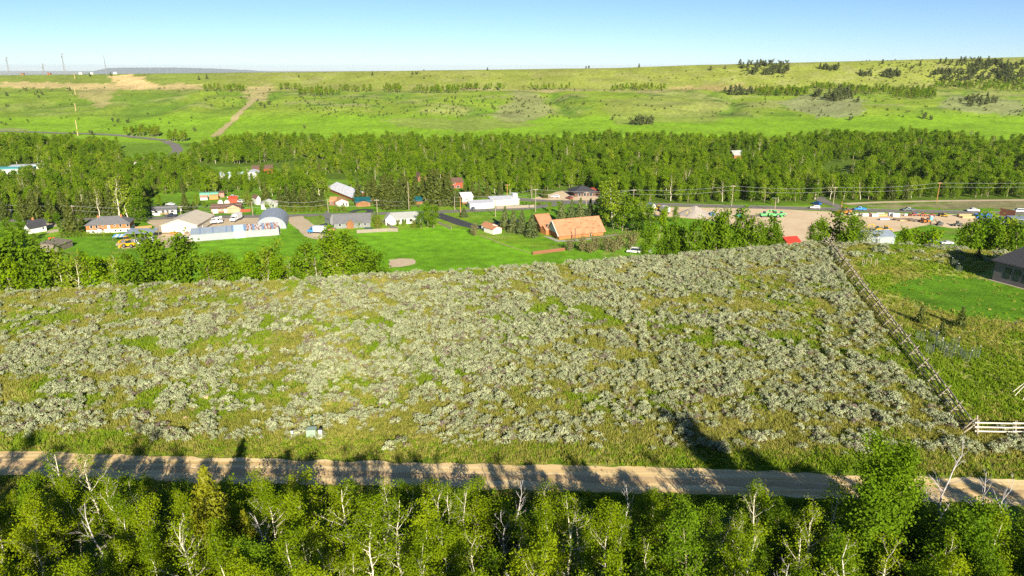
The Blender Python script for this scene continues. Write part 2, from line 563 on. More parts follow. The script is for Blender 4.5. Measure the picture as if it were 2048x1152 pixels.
# ------------------------------------------------------------------ roads and bare lots
ASPH = M('asphalt', (0.24, 0.22, 0.19), (0.17, 0.155, 0.135), 0.4, 0.9, 0.1)
ASPHN = M('fresh_asphalt', (0.075, 0.075, 0.08), (0.05, 0.05, 0.055), 0.5, 0.85, 0.1)
def streaked(name, c, c2, c3):
    m, t, b, N, L = nt(name)
    geo = N('ShaderNodeNewGeometry'); mp = N('ShaderNodeMapping'); mp.inputs['Rotation'].default_value = (0, 0, 0.05); mp.inputs['Scale'].default_value = (0.05, 1.3, 1)
    n1_ = N('ShaderNodeTexNoise'); n1_.inputs['Scale'].default_value = 1.0; n1_.inputs['Detail'].default_value = 6
    n2_ = N('ShaderNodeTexNoise'); n2_.inputs['Scale'].default_value = 0.55; n2_.inputs['Detail'].default_value = 9; n2_.inputs['Roughness'].default_value = 0.7
    L(geo.outputs['Position'], mp.inputs['Vector']); L(mp.outputs[0], n1_.inputs['Vector']); L(geo.outputs['Position'], n2_.inputs['Vector'])
    r = N('ShaderNodeValToRGB'); r.color_ramp.elements[0].position, r.color_ramp.elements[1].position = 0.36, 0.6
    r.color_ramp.elements[0].color, r.color_ramp.elements[1].color = c4(c2), c4(c)
    L(n1_.outputs['Fac'], r.inputs['Fac'])
    r2 = N('ShaderNodeValToRGB'); r2.color_ramp.elements[0].position, r2.color_ramp.elements[1].position = 0.55, 0.72
    L(n2_.outputs['Fac'], r2.inputs['Fac'])
    mx = N('ShaderNodeMix'); mx.data_type = 'RGBA'; L(r2.outputs['Color'], mx.inputs['Factor']); L(r.outputs[0], mx.inputs['A']); mx.inputs['B'].default_value = c4(c3)
    L(mx.outputs['Result'], b.inputs['Base Color']); b.inputs['Roughness'].default_value = 0.95; b.inputs['Specular IOR Level'].default_value = 0.1
    bp = N('ShaderNodeBump'); bp.inputs['Strength'].default_value = 0.6; bp.inputs['Distance'].default_value = 0.12
    L(n1_.outputs['Fac'], bp.inputs['Height']); L(bp.outputs['Normal'], b.inputs['Normal'])
    return m
DIRT = streaked('packed_dirt', (0.88, 0.67, 0.35), (0.64, 0.44, 0.18), (0.78, 0.55, 0.235))
LOTDIRT = M('yard_dirt', (0.74, 0.58, 0.38), (0.62, 0.46, 0.28), 0.12, 0.95, 0.25, detail=9)
GRAV = M('yard_gravel', (0.58, 0.47, 0.31), (0.47, 0.37, 0.24), 0.15, 0.95, 0.2, detail=8)
CONC = M('concrete', (0.46, 0.43, 0.37), (0.36, 0.33, 0.29), 0.8, 0.9)
WHITE = paint((0.78, 0.77, 0.74))

def strip(name, pts, width, mat, dz, label, n=60, jit=0.0, world=False, side=0.0):
    P = np.array(pts if world else [hit(*p) for p in pts])[:, :2]
    d = np.concatenate([[0], np.cumsum(np.linalg.norm(np.diff(P, axis=0), axis=1))])
    s = np.linspace(0, d[-1], n)
    Q = np.stack([np.interp(s, d, P[:, 0]), np.interp(s, d, P[:, 1])], 1)
    for _ in range(3):
        Q[1:-1] = (Q[:-2] + 2 * Q[1:-1] + Q[2:]) / 4
    t = np.gradient(Q, axis=0); t /= np.linalg.norm(t, axis=1)[:, None]
    nn = np.stack([-t[:, 1], t[:, 0]], 1)
    V = []
    acr = 5
    for j in range(acr):
        k = j / (acr - 1) - 0.5
        o = nn * (k * width + side)
        if jit and j in (0, acr - 1):
            o = o + nn * ((fbm(s / 1.7, s * 0 + j, 3 + j, 3) - 0.5) * jit * 2)[:, None]
        X, Y = Q[:, 0] + o[:, 0], Q[:, 1] + o[:, 1]
        V.append(np.stack([X, Y, T(X, Y) + dz + (0.02 if 0 < j < acr - 1 else 0)], 1))
    V = np.array(V)
    fs = []
    for j in range(acr - 1):
        for i in range(n - 1):
            fs.append((j * n + i, j * n + i + 1, (j + 1) * n + i + 1, (j + 1) * n + i))
    o = link(name, npmesh(name, V.reshape(-1, 3), np.array(fs)[:, ::-1], [mat], True))
    return tag(o, label, None, kind='structure')

def patch(name, pts, mat, dz, label, jit=0.6):
    P = [valley(*p) for p in pts]
    V = []
    for i in range(len(P)):
        a, b = P[i], P[(i + 1) % len(P)]
        k = max(2, int(np.linalg.norm(b - a) / 2.5))
        for j in range(k):
            q = a + (b - a) * j / k
            if j: q = q + np.array([rnd.uniform(-jit, jit), rnd.uniform(-jit, jit), 0])
            V.append((q[0], q[1], ZV + dz))
    mb = MB()
    mb.face(V if sum((V[i][0] * V[(i + 1) % len(V)][1] - V[(i + 1) % len(V)][0] * V[i][1]) for i in range(len(V))) > 0 else V[::-1])
    return tag(mb.build(name, mat), label, None, kind='structure')

road = [(-130, 64.5), (-80, 61.2), (-52, 59.3), (-26, 57.8), (16, 56.0), (45, 54.2), (80, 51.5), (130, 48)]
strip('dirt_road', [(a, b, 0) for a, b in road], 4.1, DIRT, 0.03, 'pale dirt road in front of the sage field', 400, 0.45, True)
WEED = M('wheel_worn_dirt', (0.55, 0.37, 0.16), (0.66, 0.47, 0.25), 0.5, 0.95, 0.2, detail=8)
strip('road_crown', [(a, b, 0) for a, b in road], 0.9, WEED, 0.056, 'darker strip between the wheel tracks', 400, 0.4, True, side=-0.15)
strip('town_street', [(-250, 444), (100, 440), (300, 436.5), (560, 432), (700, 428.5), (875, 424), (1000, 419), (1060, 416.5), (1110, 409), (1150, 403.5), (1195, 403)], 6.6, ASPH, 0.06, 'grey town street running past the houses', 120)
HW = [(640, 372), (800, 381), (930, 389), (1040, 399), (1120, 403), (1200, 406.5), (1370, 410.5), (1500, 414), (1720, 420), (1860, 423), (2048, 427), (2500, 434)]
strip('highway', HW, 8.2, ASPH, 0.075, 'grey two lane highway across the valley', 160)
strip('highway_edge_line', HW, 0.22, paint((0.7, 0.68, 0.6)), 0.10, 'pale edge line of the highway', 160, side=3.6)
strip('side_road', [(1690, 418), (1672, 411), (1650, 404), (1638, 396), (1630, 390)], 6.0, ASPH, 0.09, 'side road leading from the highway into the wood', 30)
strip('gravel_track', [(1690, 408), (1760, 404.5), (1880, 402), (2048, 400), (2300, 399)], 4.5, GRAV, 0.05, 'gravel track beside the highway', 40)
strip('upper_road', [(330, 282), (350, 290), (356, 300), (345, 313), (325, 322), (285, 326), (240, 332)], 8.5, ASPH, 0.10, 'curving grey road at the foot of the hill', 60)
strip('hill_foot_road', [(-300, 262), (0, 263), (60, 264.5), (130, 267), (180, 268), (250, 272), (330, 281)], 8.0, ASPH, 0.35, 'grey road along the foot of the hill', 80)
strip('gravel_driveway', [(585, 434), (598, 444), (612, 455), (628, 470), (650, 476)], 8.5, GRAV, 0.09, 'tan gravel driveway beside the grey shingled house', 30, 0.8)
strip('black_driveway', [(869, 428), (893, 436), (930, 449), (960, 456), (985, 451), (1010, 444), (1040, 442)], 7.0, ASPHN, 0.09, 'fresh black driveway of the church', 60)
strip('curved_black_driveway', [(703, 425), (712, 421), (730, 419), (742, 421), (738, 425.5)], 3.6, ASPHN, 0.10, 'curved black driveway in front of the teal roofed house', 30)
strip('field_path', [(960, 470), (1000, 486), (1040, 500), (1062, 506)], 0.8, M('dry_grass_line', (0.40, 0.38, 0.14), None, 0.5, 0.95), 0.05, 'thin dry line across the green field', 40, 0.4)
strip('hill_track', [(512, 196), (500, 207), (480, 226), (458, 248), (440, 264), (428, 274)], 7.5, M('bare_track', (0.50, 0.40, 0.19), (0.36, 0.33, 0.12), 0.08, 0.95, detail=8), 0.25, 'bare tan track running down the hillside', 50, 2.5)
patch('gravel_yard', [(292, 441), (405, 434), (515, 434), (560, 436), (560, 470), (400, 482), (330, 496), (235, 497), (232, 487), (300, 470), (310, 455)], GRAV, 0.03, 'pale gravel yard around the big cream shed')
patch('equipment_yard', [(1360, 414), (1480, 417), (1560, 418.5), (1620, 422), (1700, 425), (1850, 428), (2048, 432.5), (2300, 438), (2300, 452), (1900, 456), (1860, 449), (1800, 462), (1720, 474), (1600, 486), (1540, 484), (1530, 470), (1450, 446), (1370, 436), (1280, 430), (1290, 418)], LOTDIRT, 0.03, 'tan dirt equipment yard below the highway')
patch('gravel_lot', [(1060, 399.5), (1090, 390), (1125, 382), (1160, 383), (1200, 390), (1196, 401), (1120, 400.5)], LOTDIRT, 0.09, 'tan gravel parking lot by the dark roofed building')
patch('sand_patch', [(778, 520), (800, 517), (826, 518), (830, 528), (800, 534), (778, 536)], M('sand', (0.62, 0.5, 0.33), (0.52, 0.4, 0.25), 0.4), 0.05, 'bare sandy patch at the edge of the green field')
patch('church_path', [(1085, 472), (1100, 474), (1118, 481), (1160, 479), (1235, 468), (1236, 471), (1150, 483), (1115, 484)], CONC, 0.07, 'pale concrete path along the church', 0.15)
patch('house_yard', [(90, 445), (125, 441), (122, 452), (92, 456)], GRAV, 0.03, 'gravel yard beside the dark roofed house')
patch('yard_lawn', [(440, 427.5), (512, 425), (512, 430), (446, 431)], M('lawn', (0.07, 0.19, 0.01), (0.1, 0.24, 0.015), 0.4, 0.95), 0.05, 'strip of lawn before the brick ranch house')

# foundation edging, pads
# ------------------------------------------------------------------ plants: meshes
ASPEN_LEAF = leafmat('aspen_leaf', (0.115, 0.21, 0.004), (0.34, 0.42, 0.009), 0.42, 0.7, 0.06)
DARK_LEAF = leafmat('cottonwood_leaf', (0.085, 0.18, 0.005), (0.20, 0.31, 0.010), 0.33, 0.7, 0.08)
WOOD_LEAF = leafmat('valley_leaf', (0.085, 0.205, 0.003), (0.29, 0.42, 0.008), 0.38, 0.7, 0.05, nscale=0.12)
OLIVE_LEAF = leafmat('olive_leaf', (0.14, 0.19, 0.010), (0.27, 0.31, 0.025), 0.30, 0.6, 0.15)
YELLOW_LEAF = leafmat('golden_needle', (0.23, 0.25, 0.010), (0.33, 0.31, 0.012), 0.30)
ORANGE_LEAF = leafmat('orange_leaf', (0.34, 0.20, 0.012), (0.40, 0.26, 0.012), 0.30)
PALE_LEAF = leafmat('pale_valley_leaf', (0.15, 0.25, 0.010), (0.32, 0.41, 0.025), 0.36, 0.7, 0.05, 0.12)
SPRUCE = leafmat('spruce_needle', (0.05, 0.078, 0.010), (0.12, 0.14, 0.018), 0.12, 0.6)
BLUESPRUCE = leafmat('grey_spruce_needle', (0.075, 0.11, 0.03), (0.15, 0.18, 0.05), 0.12, 0.6)
JUNIPER = leafmat('juniper_needle', (0.055, 0.078, 0.020), (0.115, 0.135, 0.04), 0.1, 0.7)
BROWNBUSH = leafmat('willow_twig', (0.15, 0.15, 0.045), (0.25, 0.22, 0.09), 0.2, 0.7)
SAGE = leafmat('sage_leaf', (0.265, 0.305, 0.148), (0.54, 0.575, 0.335), 0.22, 0.75, 0.15, 0.5)
SAGETWIG = leafmat('sage_twig', (0.19, 0.145, 0.11), (0.31, 0.245, 0.20), 0.1, 0.8, 0.1, 0.5)
GRASS = leafmat('field_grass', (0.22, 0.265, 0.022), (0.50, 0.45, 0.12), 0.35, 0.7, 0.1, 0.16)
GREENGRASS = leafmat('verge_grass', (0.16, 0.28, 0.010), (0.31, 0.40, 0.03), 0.35, 0.7, 0.1, 0.16)
def barkmat(name, c, mark, sc_=(1.2, 1.2, 6.0)):
    m, t, b, N, L = nt(name)
    tc = N('ShaderNodeTexCoord'); mp = N('ShaderNodeMapping'); mp.inputs['Scale'].default_value = sc_
    no = N('ShaderNodeTexNoise'); no.inputs['Scale'].default_value = 1.5; no.inputs['Detail'].default_value = 4
    L(tc.outputs['Object'], mp.inputs['Vector']); L(mp.outputs[0], no.inputs['Vector'])
    r = N('ShaderNodeValToRGB'); r.color_ramp.elements[0].position, r.color_ramp.elements[1].position = 0.36, 0.46
    r.color_ramp.elements[0].color, r.color_ramp.elements[1].color = c4(mark), c4(c)
    L(no.outputs['Fac'], r.inputs['Fac']); L(r.outputs[0], b.inputs['Base Color'])
    b.inputs['Roughness'].default_value = 0.85
    return m
BARK_W = barkmat('white_bark', (0.66, 0.60, 0.46), (0.30, 0.25, 0.17))
BARK_P = barkmat('pale_bark', (0.36, 0.30, 0.19), (0.2, 0.16, 0.1))
BARK_B = barkmat('brown_bark', (0.19, 0.13, 0.085), (0.10, 0.07, 0.05))
BARK_D = barkmat('dead_wood', (0.56, 0.52, 0.50), (0.33, 0.29, 0.27))

def tubes_np(paths):
    V, Fq = [], []
    k = 0
    for P, r, n in paths:
        P = np.asarray(P); m = len(P)
        d = np.gradient(P, axis=0); d /= np.linalg.norm(d, axis=1)[:, None] + 1e-9
        ref = np.where(np.abs(d[:, 2:3]) < 0.9, np.array([[0, 0, 1.0]]), np.array([[1.0, 0, 0]]))
        a = np.cross(d, ref); a /= np.linalg.norm(a, axis=1)[:, None] + 1e-9
        b = np.cross(d, a)
        w_ = 2 * np.pi * np.arange(n) / n
        ring = P[:, None, :] + (a[:, None, :] * np.cos(w_)[None, :, None] + b[:, None, :] * np.sin(w_)[None, :, None]) * np.asarray(r)[:, None, None]
        V.append(ring.reshape(-1, 3))
        for i in range(m - 1):
            j = np.arange(n); q = (j + 1) % n
            Fq.append(np.stack([k + i * n + j, k + i * n + q, k + (i + 1) * n + q, k + (i + 1) * n + j], 1))
        k += m * n
    return np.concatenate(V), np.concatenate(Fq)

def make_tree(seed, H, r0, lo, spread, nl, nleaf, lsize, leaf, bark, clus=0.42, sub=3, up=0.6, lean=0.05, lod=0, stems=1, crook=0.05, name='t', flat=0.5, taper=0.68):
    """tapered trunk with limbs and twigs, leaves in clumps along the twigs; returns (trunk mesh, crown mesh or None)"""
    rng = np.random.default_rng(seed)
    paths, anch = [], []
    for st in range(stems):
        h = H * (1 if st == 0 else rng.uniform(0.7, 0.95))
        m = 9
        tz = np.linspace(-0.25 / h, 1, m)
        off = np.cumsum(rng.normal(size=(m, 2)) * crook * h / 4, axis=0)
        ld = rng.normal(size=2) * lean + (rng.normal(size=2) * 0.22 if stems > 1 else 0)
        base = rng.normal(size=2) * (0.12 * r0 * 8 if stems > 1 else 0)
        P = np.stack([base[0] + off[:, 0] + ld[0] * tz * h, base[1] + off[:, 1] + ld[1] * tz * h, tz * h], 1)
        P[:, :2] -= P[1, :2] - base
        rad = r0 * (1 - 0.86 * np.clip(tz, 0, 1)) * (1 if st == 0 else 0.75)
        paths.append((P, rad, 6 if not lod else 4))
        for i in range(nl):
            t = lo + (0.97 - lo) * (i + rng.random()) / nl
            p0 = np.array([np.interp(t, tz, P[:, k]) for k in range(3)])
            az = rng.random() * 6.283
            q = (t - lo) / (1 - lo)
            Lb = spread * h * (0.55 + 0.6 * rng.random()) * (1 - taper * q) * (0.55 + 0.45 * min(1, q * 4 + 0.2))
            el = R(rng.uniform(12, 48)) + q * 0.35
            d = np.array([math.cos(az) * math.cos(el), math.sin(az) * math.cos(el), math.sin(el)])
            s = np.linspace(0, 1, 5)
            B = p0 + d * (s * Lb)[:, None] + np.array([0, 0, 1.0]) * (up * 0.35 * Lb * s ** 2)[:, None] + rng.normal(size=(5, 3)) * 0.035 * Lb * s[:, None]
            rb = max(0.012, r0 * (1 - 0.8 * t) * 0.5) * (1 - 0.8 * s)
            paths.append((B, rb, 4 if not lod else 3))
            anch += [B[2], B[3], B[4], B[4]]
            for j in range(sub):
                ss = rng.uniform(0.3, 0.95)
                b0 = np.array([np.interp(ss, s, B[:, k]) for k in range(3)])
                d2 = d + rng.normal(size=3) * 0.75 + np.array([0, 0, 0.35]); d2 /= np.linalg.norm(d2)
                l2 = Lb * rng.uniform(0.25, 0.5)
                B2 = np.stack([b0, b0 + d2 * l2 * 0.5 + rng.normal(size=3) * 0.04 * l2, b0 + d2 * l2])
                if lod < 2: paths.append((B2, np.array([0.4, 0.28, 0.1]) * max(rb[0], 0.02), 3))
                anch += [B2[1], B2[2], B2[2]]
        anch += [P[-1], P[-1], P[-2]]
    V, Fq = tubes_np(paths)
    tm = npmesh(name + '_trunk', V, Fq, [bark], True)
    if not nleaf: return tm, None
    A = np.array(anch)
    wgt = 0.35 + rng.random(len(A)) ** 1.5 * 1.6
    k = rng.choice(len(A), nleaf, p=wgt / wgt.sum())
    Cc = A[k] + rng.normal(size=(nleaf, 3)) * clus * np.array([1, 1, 0.8])
    Cc[:, 2] = np.maximum(Cc[:, 2], 0.3)
    ctr = np.array([0, 0, H * 0.55])
    out = (Cc - ctr); out /= np.linalg.norm(out, axis=1)[:, None] + 1e-9
    V, Fq = leafquads(Cc, lsize, rng, flat, 0.7, out * 0.9)
    return tm, npmesh(name + '_crown', V, Fq, [leaf])

def make_conifer(seed, H, spread, leaf, bark=None, dens=1.0, name='c', droop=0.25, q=0.42, lo=0.04):
    rng = np.random.default_rng(seed)
    bark = bark or BARK_B
    z = np.linspace(-0.2, H, 6)
    V, Fq = tubes_np([(np.stack([z * 0, z * 0, z], 1), 0.16 * H / 10 * (1 - 0.9 * np.clip(z / H, 0, 1)) + 0.02, 5)])
    tm = npmesh(name + '_trunk', V, Fq, [bark], True)
    CC, SZ, OUT = [], [], []
    nz = int(24 * dens)
    for i in range(nz):
        f = lo + (1 - lo) * i / nz
        Lb = spread * (1 - f) ** 0.85 * rng.uniform(0.8, 1.15) + 0.12
        nb = max(4, int(11 * (1 - 0.6 * f) * dens))
        for j in range(nb):
            az = 6.283 * (j + rng.random() * 0.8) / nb + i
            lb = Lb * rng.uniform(0.7, 1.12)
            ns = max(2, int(lb / (q * 0.7)))
            for k in range(ns):
                s = (k + 0.6 + 0.4 * rng.random()) / ns
                CC.append((math.cos(az) * lb * s, math.sin(az) * lb * s, f * H + (0.22 - droop * s) * lb * 1.1 + rng.normal() * 0.06))
                SZ.append(q * (1.25 - 0.45 * s))
                OUT.append((math.cos(az) * 0.9, math.sin(az) * 0.9, 1.0))
    C_ = np.array(CC)
    V, Fq = leafquads(C_, np.array(SZ) * 1.5, rng, 0.0, 0.55, np.array(OUT) * 1.3)
    return tm, npmesh(name + '_crown', V, Fq, [leaf])

def make_sage(seed, W=1.0, H=0.6, brown=0.12, npuff=15):
    rng = np.random.default_rng(seed)
    CC, OUT, MI, SZ = [], [], [], []
    for i in range(npuff):
        a, r = rng.random() * 6.283, math.sqrt(rng.random()) * 0.5 * W
        c = np.array([math.cos(a) * r, math.sin(a) * r * 0.85, H * (1 - 1.8 * (r / W) ** 2) * rng.uniform(0.72, 1.05)])
        pr = rng.uniform(0.13, 0.21)
        br = rng.random() < brown
        n = 24
        d = rng.normal(size=(n, 3)); d[:, 2] = np.abs(d[:, 2]) * 0.9 - 0.25
        d /= np.linalg.norm(d, axis=1)[:, None]
        CC.append(c + d * pr * rng.uniform(0.75, 1.0, size=(n, 1))); OUT.append(d * 1.6)
        MI.append(np.full(n, 1 if br else 0)); SZ.append(np.full(n, 0.105 if not br else 0.08))
    n = 40                                                            # woody skirt
    a = rng.random(n) * 6.283; r = np.sqrt(rng.random(n)) * 0.5 * W
    CC.append(np.stack([np.cos(a) * r, np.sin(a) * r, rng.random(n) * H * 0.5], 1)); OUT.append(rng.normal(size=(n, 3)) * 0.3)
    MI.append(np.ones(n)); SZ.append(np.full(n, 0.13))
    V, Fq = leafquads(np.concatenate(CC), np.concatenate(SZ), rng, 0.15, 0.75, np.concatenate(OUT))
    return npmesh('sagebrush', V, Fq, [SAGE, SAGETWIG], mi=np.concatenate(MI))

def make_tuft(seed, mat, h=0.38, n=18, sp=0.26):
    rng = np.random.default_rng(seed)
    V, Fq = [], []
    for i in range(n):
        a = rng.random() * 6.283
        b = np.array([rng.normal() * sp * 0.5, rng.normal() * sp * 0.5, -0.02])
        d = np.array([math.cos(a), math.sin(a), 0]) * rng.uniform(0.05, 0.5) * h
        hh = h * rng.uniform(0.6, 1.2)
        w_ = np.array([-math.sin(a), math.cos(a), 0]) * 0.032
        k = len(V)
        V += [b - w_, b + w_, b + d * 0.6 + w_ * 0.7 + np.array([0, 0, hh * 0.75]), b + d + np.array([0, 0, hh])]
        Fq.append((k, k + 1, k + 2, k + 3))
    return npmesh('grass_tuft', np.array(V), np.array(Fq), [mat])

def plant(name, label, cat, tm, cm, loc, rz=0.0, scl=1.0, group=None, tname='trunk', cname='crown'):
    o = empty(name, loc, rz, label, cat, group)
    o.scale = (scl, scl, scl) if not hasattr(scl, '__len__') else scl
    link(tname, tm, o)
    if cm: link(cname, cm, o)
    return o

# foreground aspens
ASP = [make_tree(100 + i, 7.4, 0.085, 0.30, 0.235, 17, 5600, 0.11, ASPEN_LEAF, BARK_W, 0.20, 7, name='aspen') for i in range(5)]
ASPG = [make_tree(150 + i, 6.8, 0.075, 0.22, 0.25, 17, 6000, 0.11, DARK_LEAF, BARK_P, 0.22, 7, name='green_aspen') for i in range(2)]
SPARSE = [make_tree(200 + i, 8.0, 0.115, 0.28, 0.27, 13, 1500, 0.11, ASPEN_LEAF, BARK_W, 0.2, 6, crook=0.075, name='sparse_aspen') for i in range(4)]
SNAG = [make_tree(230 + i, 6.5, 0.10, 0.22, 0.27, 14, 0, 0.1, ASPEN_LEAF, BARK_D, 0.35, 4, crook=0.07, name='snag') for i in range(3)]
BUSH = [make_tree(250 + i, 3.4, 0.04, 0.08, 0.42, 10, 3600, 0.115, (ASPEN_LEAF, DARK_LEAF, ASPEN_LEAF)[i], BARK_P, 0.20, 6, stems=3, name='thicket') for i in range(3)]
COTT = make_tree(301, 11.5, 0.24, 0.16, 0.21, 36, 27000, 0.185, DARK_LEAF, BARK_P, 0.36, 6, up=0.9, name='cottonwood', taper=0.42)
# valley trees: coarser leaves, seen from far
VAL = [make_tree(400 + i, 11.5, 0.2, 0.14, 0.31 + 0.03 * (i % 3), 17, 1650, 0.54, (PALE_LEAF if i % 4 == 1 else WOOD_LEAF), (BARK_P, BARK_W, BARK_P)[i % 3], 0.5, 4, lod=1, name='valley_tree', up=0.6, taper=0.45) for i in range(7)]
VALG = [make_tree(430 + i, 11.0, 0.2, 0.06, 0.30, 20, 1700, 0.56, DARK_LEAF, BARK_P, 0.6, 3, lod=1, name='leafy_tree', up=0.7, taper=0.5) for i in range(4)]
VALS = [make_tree(450 + i, 12.0, 0.26, 0.24, 0.30, 13, 420, 0.46, OLIVE_LEAF, BARK_W, 0.6, 4, lod=1, crook=0.06, name='bare_limbed_tree') for i in range(4)]
SPR = [make_conifer(500 + i, 11, 3.3, SPRUCE, dens=1.35, q=0.75, name='spruce') for i in range(3)]
SPRB = [make_conifer(510 + i, 10, 3.2, BLUESPRUCE, dens=1.35, q=0.7, name='grey_spruce') for i in range(2)]
JUN = [make_conifer(520 + i, 5.0, 1.9, JUNIPER, dens=0.55, name='juniper', q=0.8, droop=-0.2) for i in range(3)]
JUN += [make_tree(540 + i, 4.2, 0.16, 0.08, 0.34, 9, 240, 0.75, JUNIPER, BARK_B, 0.5, 2, lod=2, stems=2, name='hill_juniper') for i in range(2)]
GROVE = [make_tree(560 + i, 8.5, 0.13, 0.32, 0.17, 9, 260, 0.7, (WOOD_LEAF, OLIVE_LEAF)[i % 2], BARK_P, 0.55, 2, lod=2, name='hill_aspen') for i in range(3)]
WBUSH = [make_tree(580 + i, 4.5, 0.07, 0.05, 0.42, 12, 620, 0.38, (BROWNBUSH, WOOD_LEAF, OLIVE_LEAF)[i], BARK_P, 0.5, 3, lod=1, stems=4, name='bush') for i in range(3)]
SCRUBLEAF = leafmat('scrub_leaf', (0.06, 0.10, 0.018), (0.12, 0.15, 0.035), 0.15, 0.7)
SCRUB = [make_tree(590 + i, 1.6, 0.05, 0.05, 0.9, 7, 130, 0.6, SCRUBLEAF, BARK_B, 0.4, 1, lod=2, stems=2, name='scrub') for i in range(2)]
SAGES = [make_sage(600 + i, 0.85 + 0.12 * (i % 4), 0.52 + 0.06 * (i % 3), 0.03 + 0.05 * (i % 3) + (0.7 if i == 7 else 0), 13 + i % 5) for i in range(8)]

# ------------------------------------------------------------------ wood in front of the road
frontY = lambda X: np.interp(X, [-60, -30, 0, 30, 60], [51.5, 50.0, 48.5, 46.5, 44.0])
spots = []
def far_enough(x, y_, d):
    return all((x - a) ** 2 + (y_ - b) ** 2 > d * d for a, b in spots)
BIGT = (24.5, 41.0)
G_ASP = 'leafy aspens in the wood below the dirt road'
n_as = 0
tries = 0
while n_as < 225 and tries < 9000:
    tries += 1
    y_ = rnd.uniform(27, 52); x = rnd.uniform(-1, 1) * (0.76 * y_ + 17)
    if y_ > frontY(x) + rnd.uniform(-1.5, 0.6) or not far_enough(x, y_, 1.75): continue
    if (x - BIGT[0]) ** 2 + (y_ - BIGT[1]) ** 2 < 14 or (x + 21.6) ** 2 + (y_ - 42.6) ** 2 < 9: continue
    # keep the view over the road open: tops stay below the near edge of the road
    px = 1024 + F * x / (0.954 * y_ + 9.5)
    row = np.interp(px, [0, 400, 700, 1400, 1750, 2048], [946, 955, 952, 986, 992, 1010]) + rnd.uniform(-6, 42)
    hmax = ZC - y_ * math.tan(PITCH + math.atan((row - 576) / F))
    if hmax < 3.0: continue
    spots.append((x, y_))
    h = min(hmax, rnd.uniform(6.0, 9.8))
    k = rnd.random()
    if y_ > frontY(x) - 4 and px < 1350 and rnd.random() < 0.6: k = 0.75
    z = float(T(x, y_)) - 0.02
    rz = rnd.random() * 6.283
    if k < 0.50:
        tm, cm = rnd.choice(ASP if not (x > 12 and k < 0.12) else ASPG)
        plant('aspen_tree', 'leafy yellow green aspen with thin pale trunk in the near wood', 'tree', tm, cm, (x, y_, z), rz, h / 7.4 * 1.0, G_ASP)
    elif k < 0.59:
        tm, cm = rnd.choice(ASPG)
        plant('aspen_tree', 'deeper green leafy tree among the aspens of the near wood', 'tree', tm, cm, (x, y_, z), rz, h / 6.8, 'deeper green trees in the near wood')
    elif k < 0.90:
        tm, cm = rnd.choice(SPARSE)
        plant('sparse_aspen', 'thinly leaved aspen with bare white limbs in the near wood', 'tree', tm, cm, (x, y_, z), rz, h / 8.0, 'thinly leaved white limbed aspens in the near wood')
    else:
        tm, cm = rnd.choice(SNAG)
        plant('dead_aspen', 'dead leafless grey aspen among the green trees of the near wood', 'tree', tm, cm, (x, y_, z), rz, h / 6.5 * 0.9, 'dead aspens in the near wood')
    n_as += 1
for i in range(300):
    y_ = rnd.uniform(27, 50.5); x = rnd.uniform(-1, 1) * (0.76 * y_ + 17)
    if y_ > frontY(x) + 0.5: continue
    tm, cm = rnd.choice(BUSH)
    plant('thicket_bush', 'leafy green thicket bush under the aspens of the near wood', 'bush', tm, cm, (x, y_, float(T(x, y_))), rnd.random() * 6.283, rnd.uniform(0.85, 1.55), 'thicket bushes under the near aspens', 'stem', 'foliage')

plant('cottonwood_tree', 'tall dense dark green cottonwood standing by the dirt road', 'tree', *COTT, (BIGT[0], BIGT[1], -0.1), 0.4, 1.02)
c2 = make_tree(303, 7.5, 0.16, 0.15, 0.27, 24, 14000, 0.175, DARK_LEAF, BARK_P, 0.48, 5, up=0.9, name='young_cottonwood', taper=0.5)
for i, (x, y_, s, lb) in enumerate([(29.5, 38.5, 1.05, 'lower glossy green cottonwood just right of the tallest tree'), (33.5, 36.0, 0.9, 'bright green cottonwood in the bottom right corner of the wood'), (26.0, 36.0, 0.85, 'dark green young cottonwood below the tallest tree'),
                                 (27.6, 42.6, 1.0, 'leafy cottonwood hugging the right side of the tallest tree'), (32.0, 40.6, 0.98, 'middle cottonwood of the right hand clump by the road'), (21.2, 38.0, 0.8, 'green cottonwood just left of the tallest tree'),
                                 (36.5, 41.5, 0.75, 'round green cottonwood at the right end of the dirt road'), (29.5, 33.0, 0.85, 'bright green cottonwood at the very bottom right')]):
    plant('cottonwood_tree', lb, 'tree', *c2, (x, y_, -0.1), i * 1.7, s)
for i, (px, py, h, lb) in enumerate([(1870, 1085, 9.5, 'bleached dead tree with forked top right of the tallest cottonwood'),
                                     (1935, 1120, 7.5, 'bleached dead tree with spreading twigs near the right edge'), (1965, 1140, 8.0, 'bleached dead tree with long thin limbs beside the road bend'),
                                     (1040, 1120, 7.2, 'grey dead snag with curled limbs in the middle of the near wood'), (1240, 1135, 7.0, 'pale dead snag leaning right below the road'), (320, 1160, 5.6, 'tangled grey dead crown low in the left wood')]):
    p = at(px, py, 0)
    plant('dead_tree', lb, 'tree', SNAG[i % 3][0], None, (p[0], p[1], 0), i * 2.1, (h / 6.5 * 0.8, h / 6.5 * 0.8, h / 6.5))
for i, (px, py, h, lb) in enumerate([(150, 1125, 9.6, 'tall forked aspen with a thick bright white trunk at far left'), (215, 1105, 8.8, 'straight white trunked aspen second from the left edge'), (300, 1120, 7.2, 'leaning thin white aspen left of the golden tree'),
                                     (775, 1165, 7.3, 'crooked white aspen with bare arms left of middle'), (905, 1150, 7.6, 'white aspen with a flat forked top near the middle'), (1500, 1150, 7.8, 'thick white aspen with bare lower limbs right of middle'), (1660, 1155, 9.0, 'pale yellow aspen with white trunk left of the tall cottonwood')]):
    p = at(px, py, 0)
    plant('white_aspen', lb, 'tree', *SPARSE[i % 4], (p[0], p[1], 0), i * 1.3 + 0.4, h / 8.0)
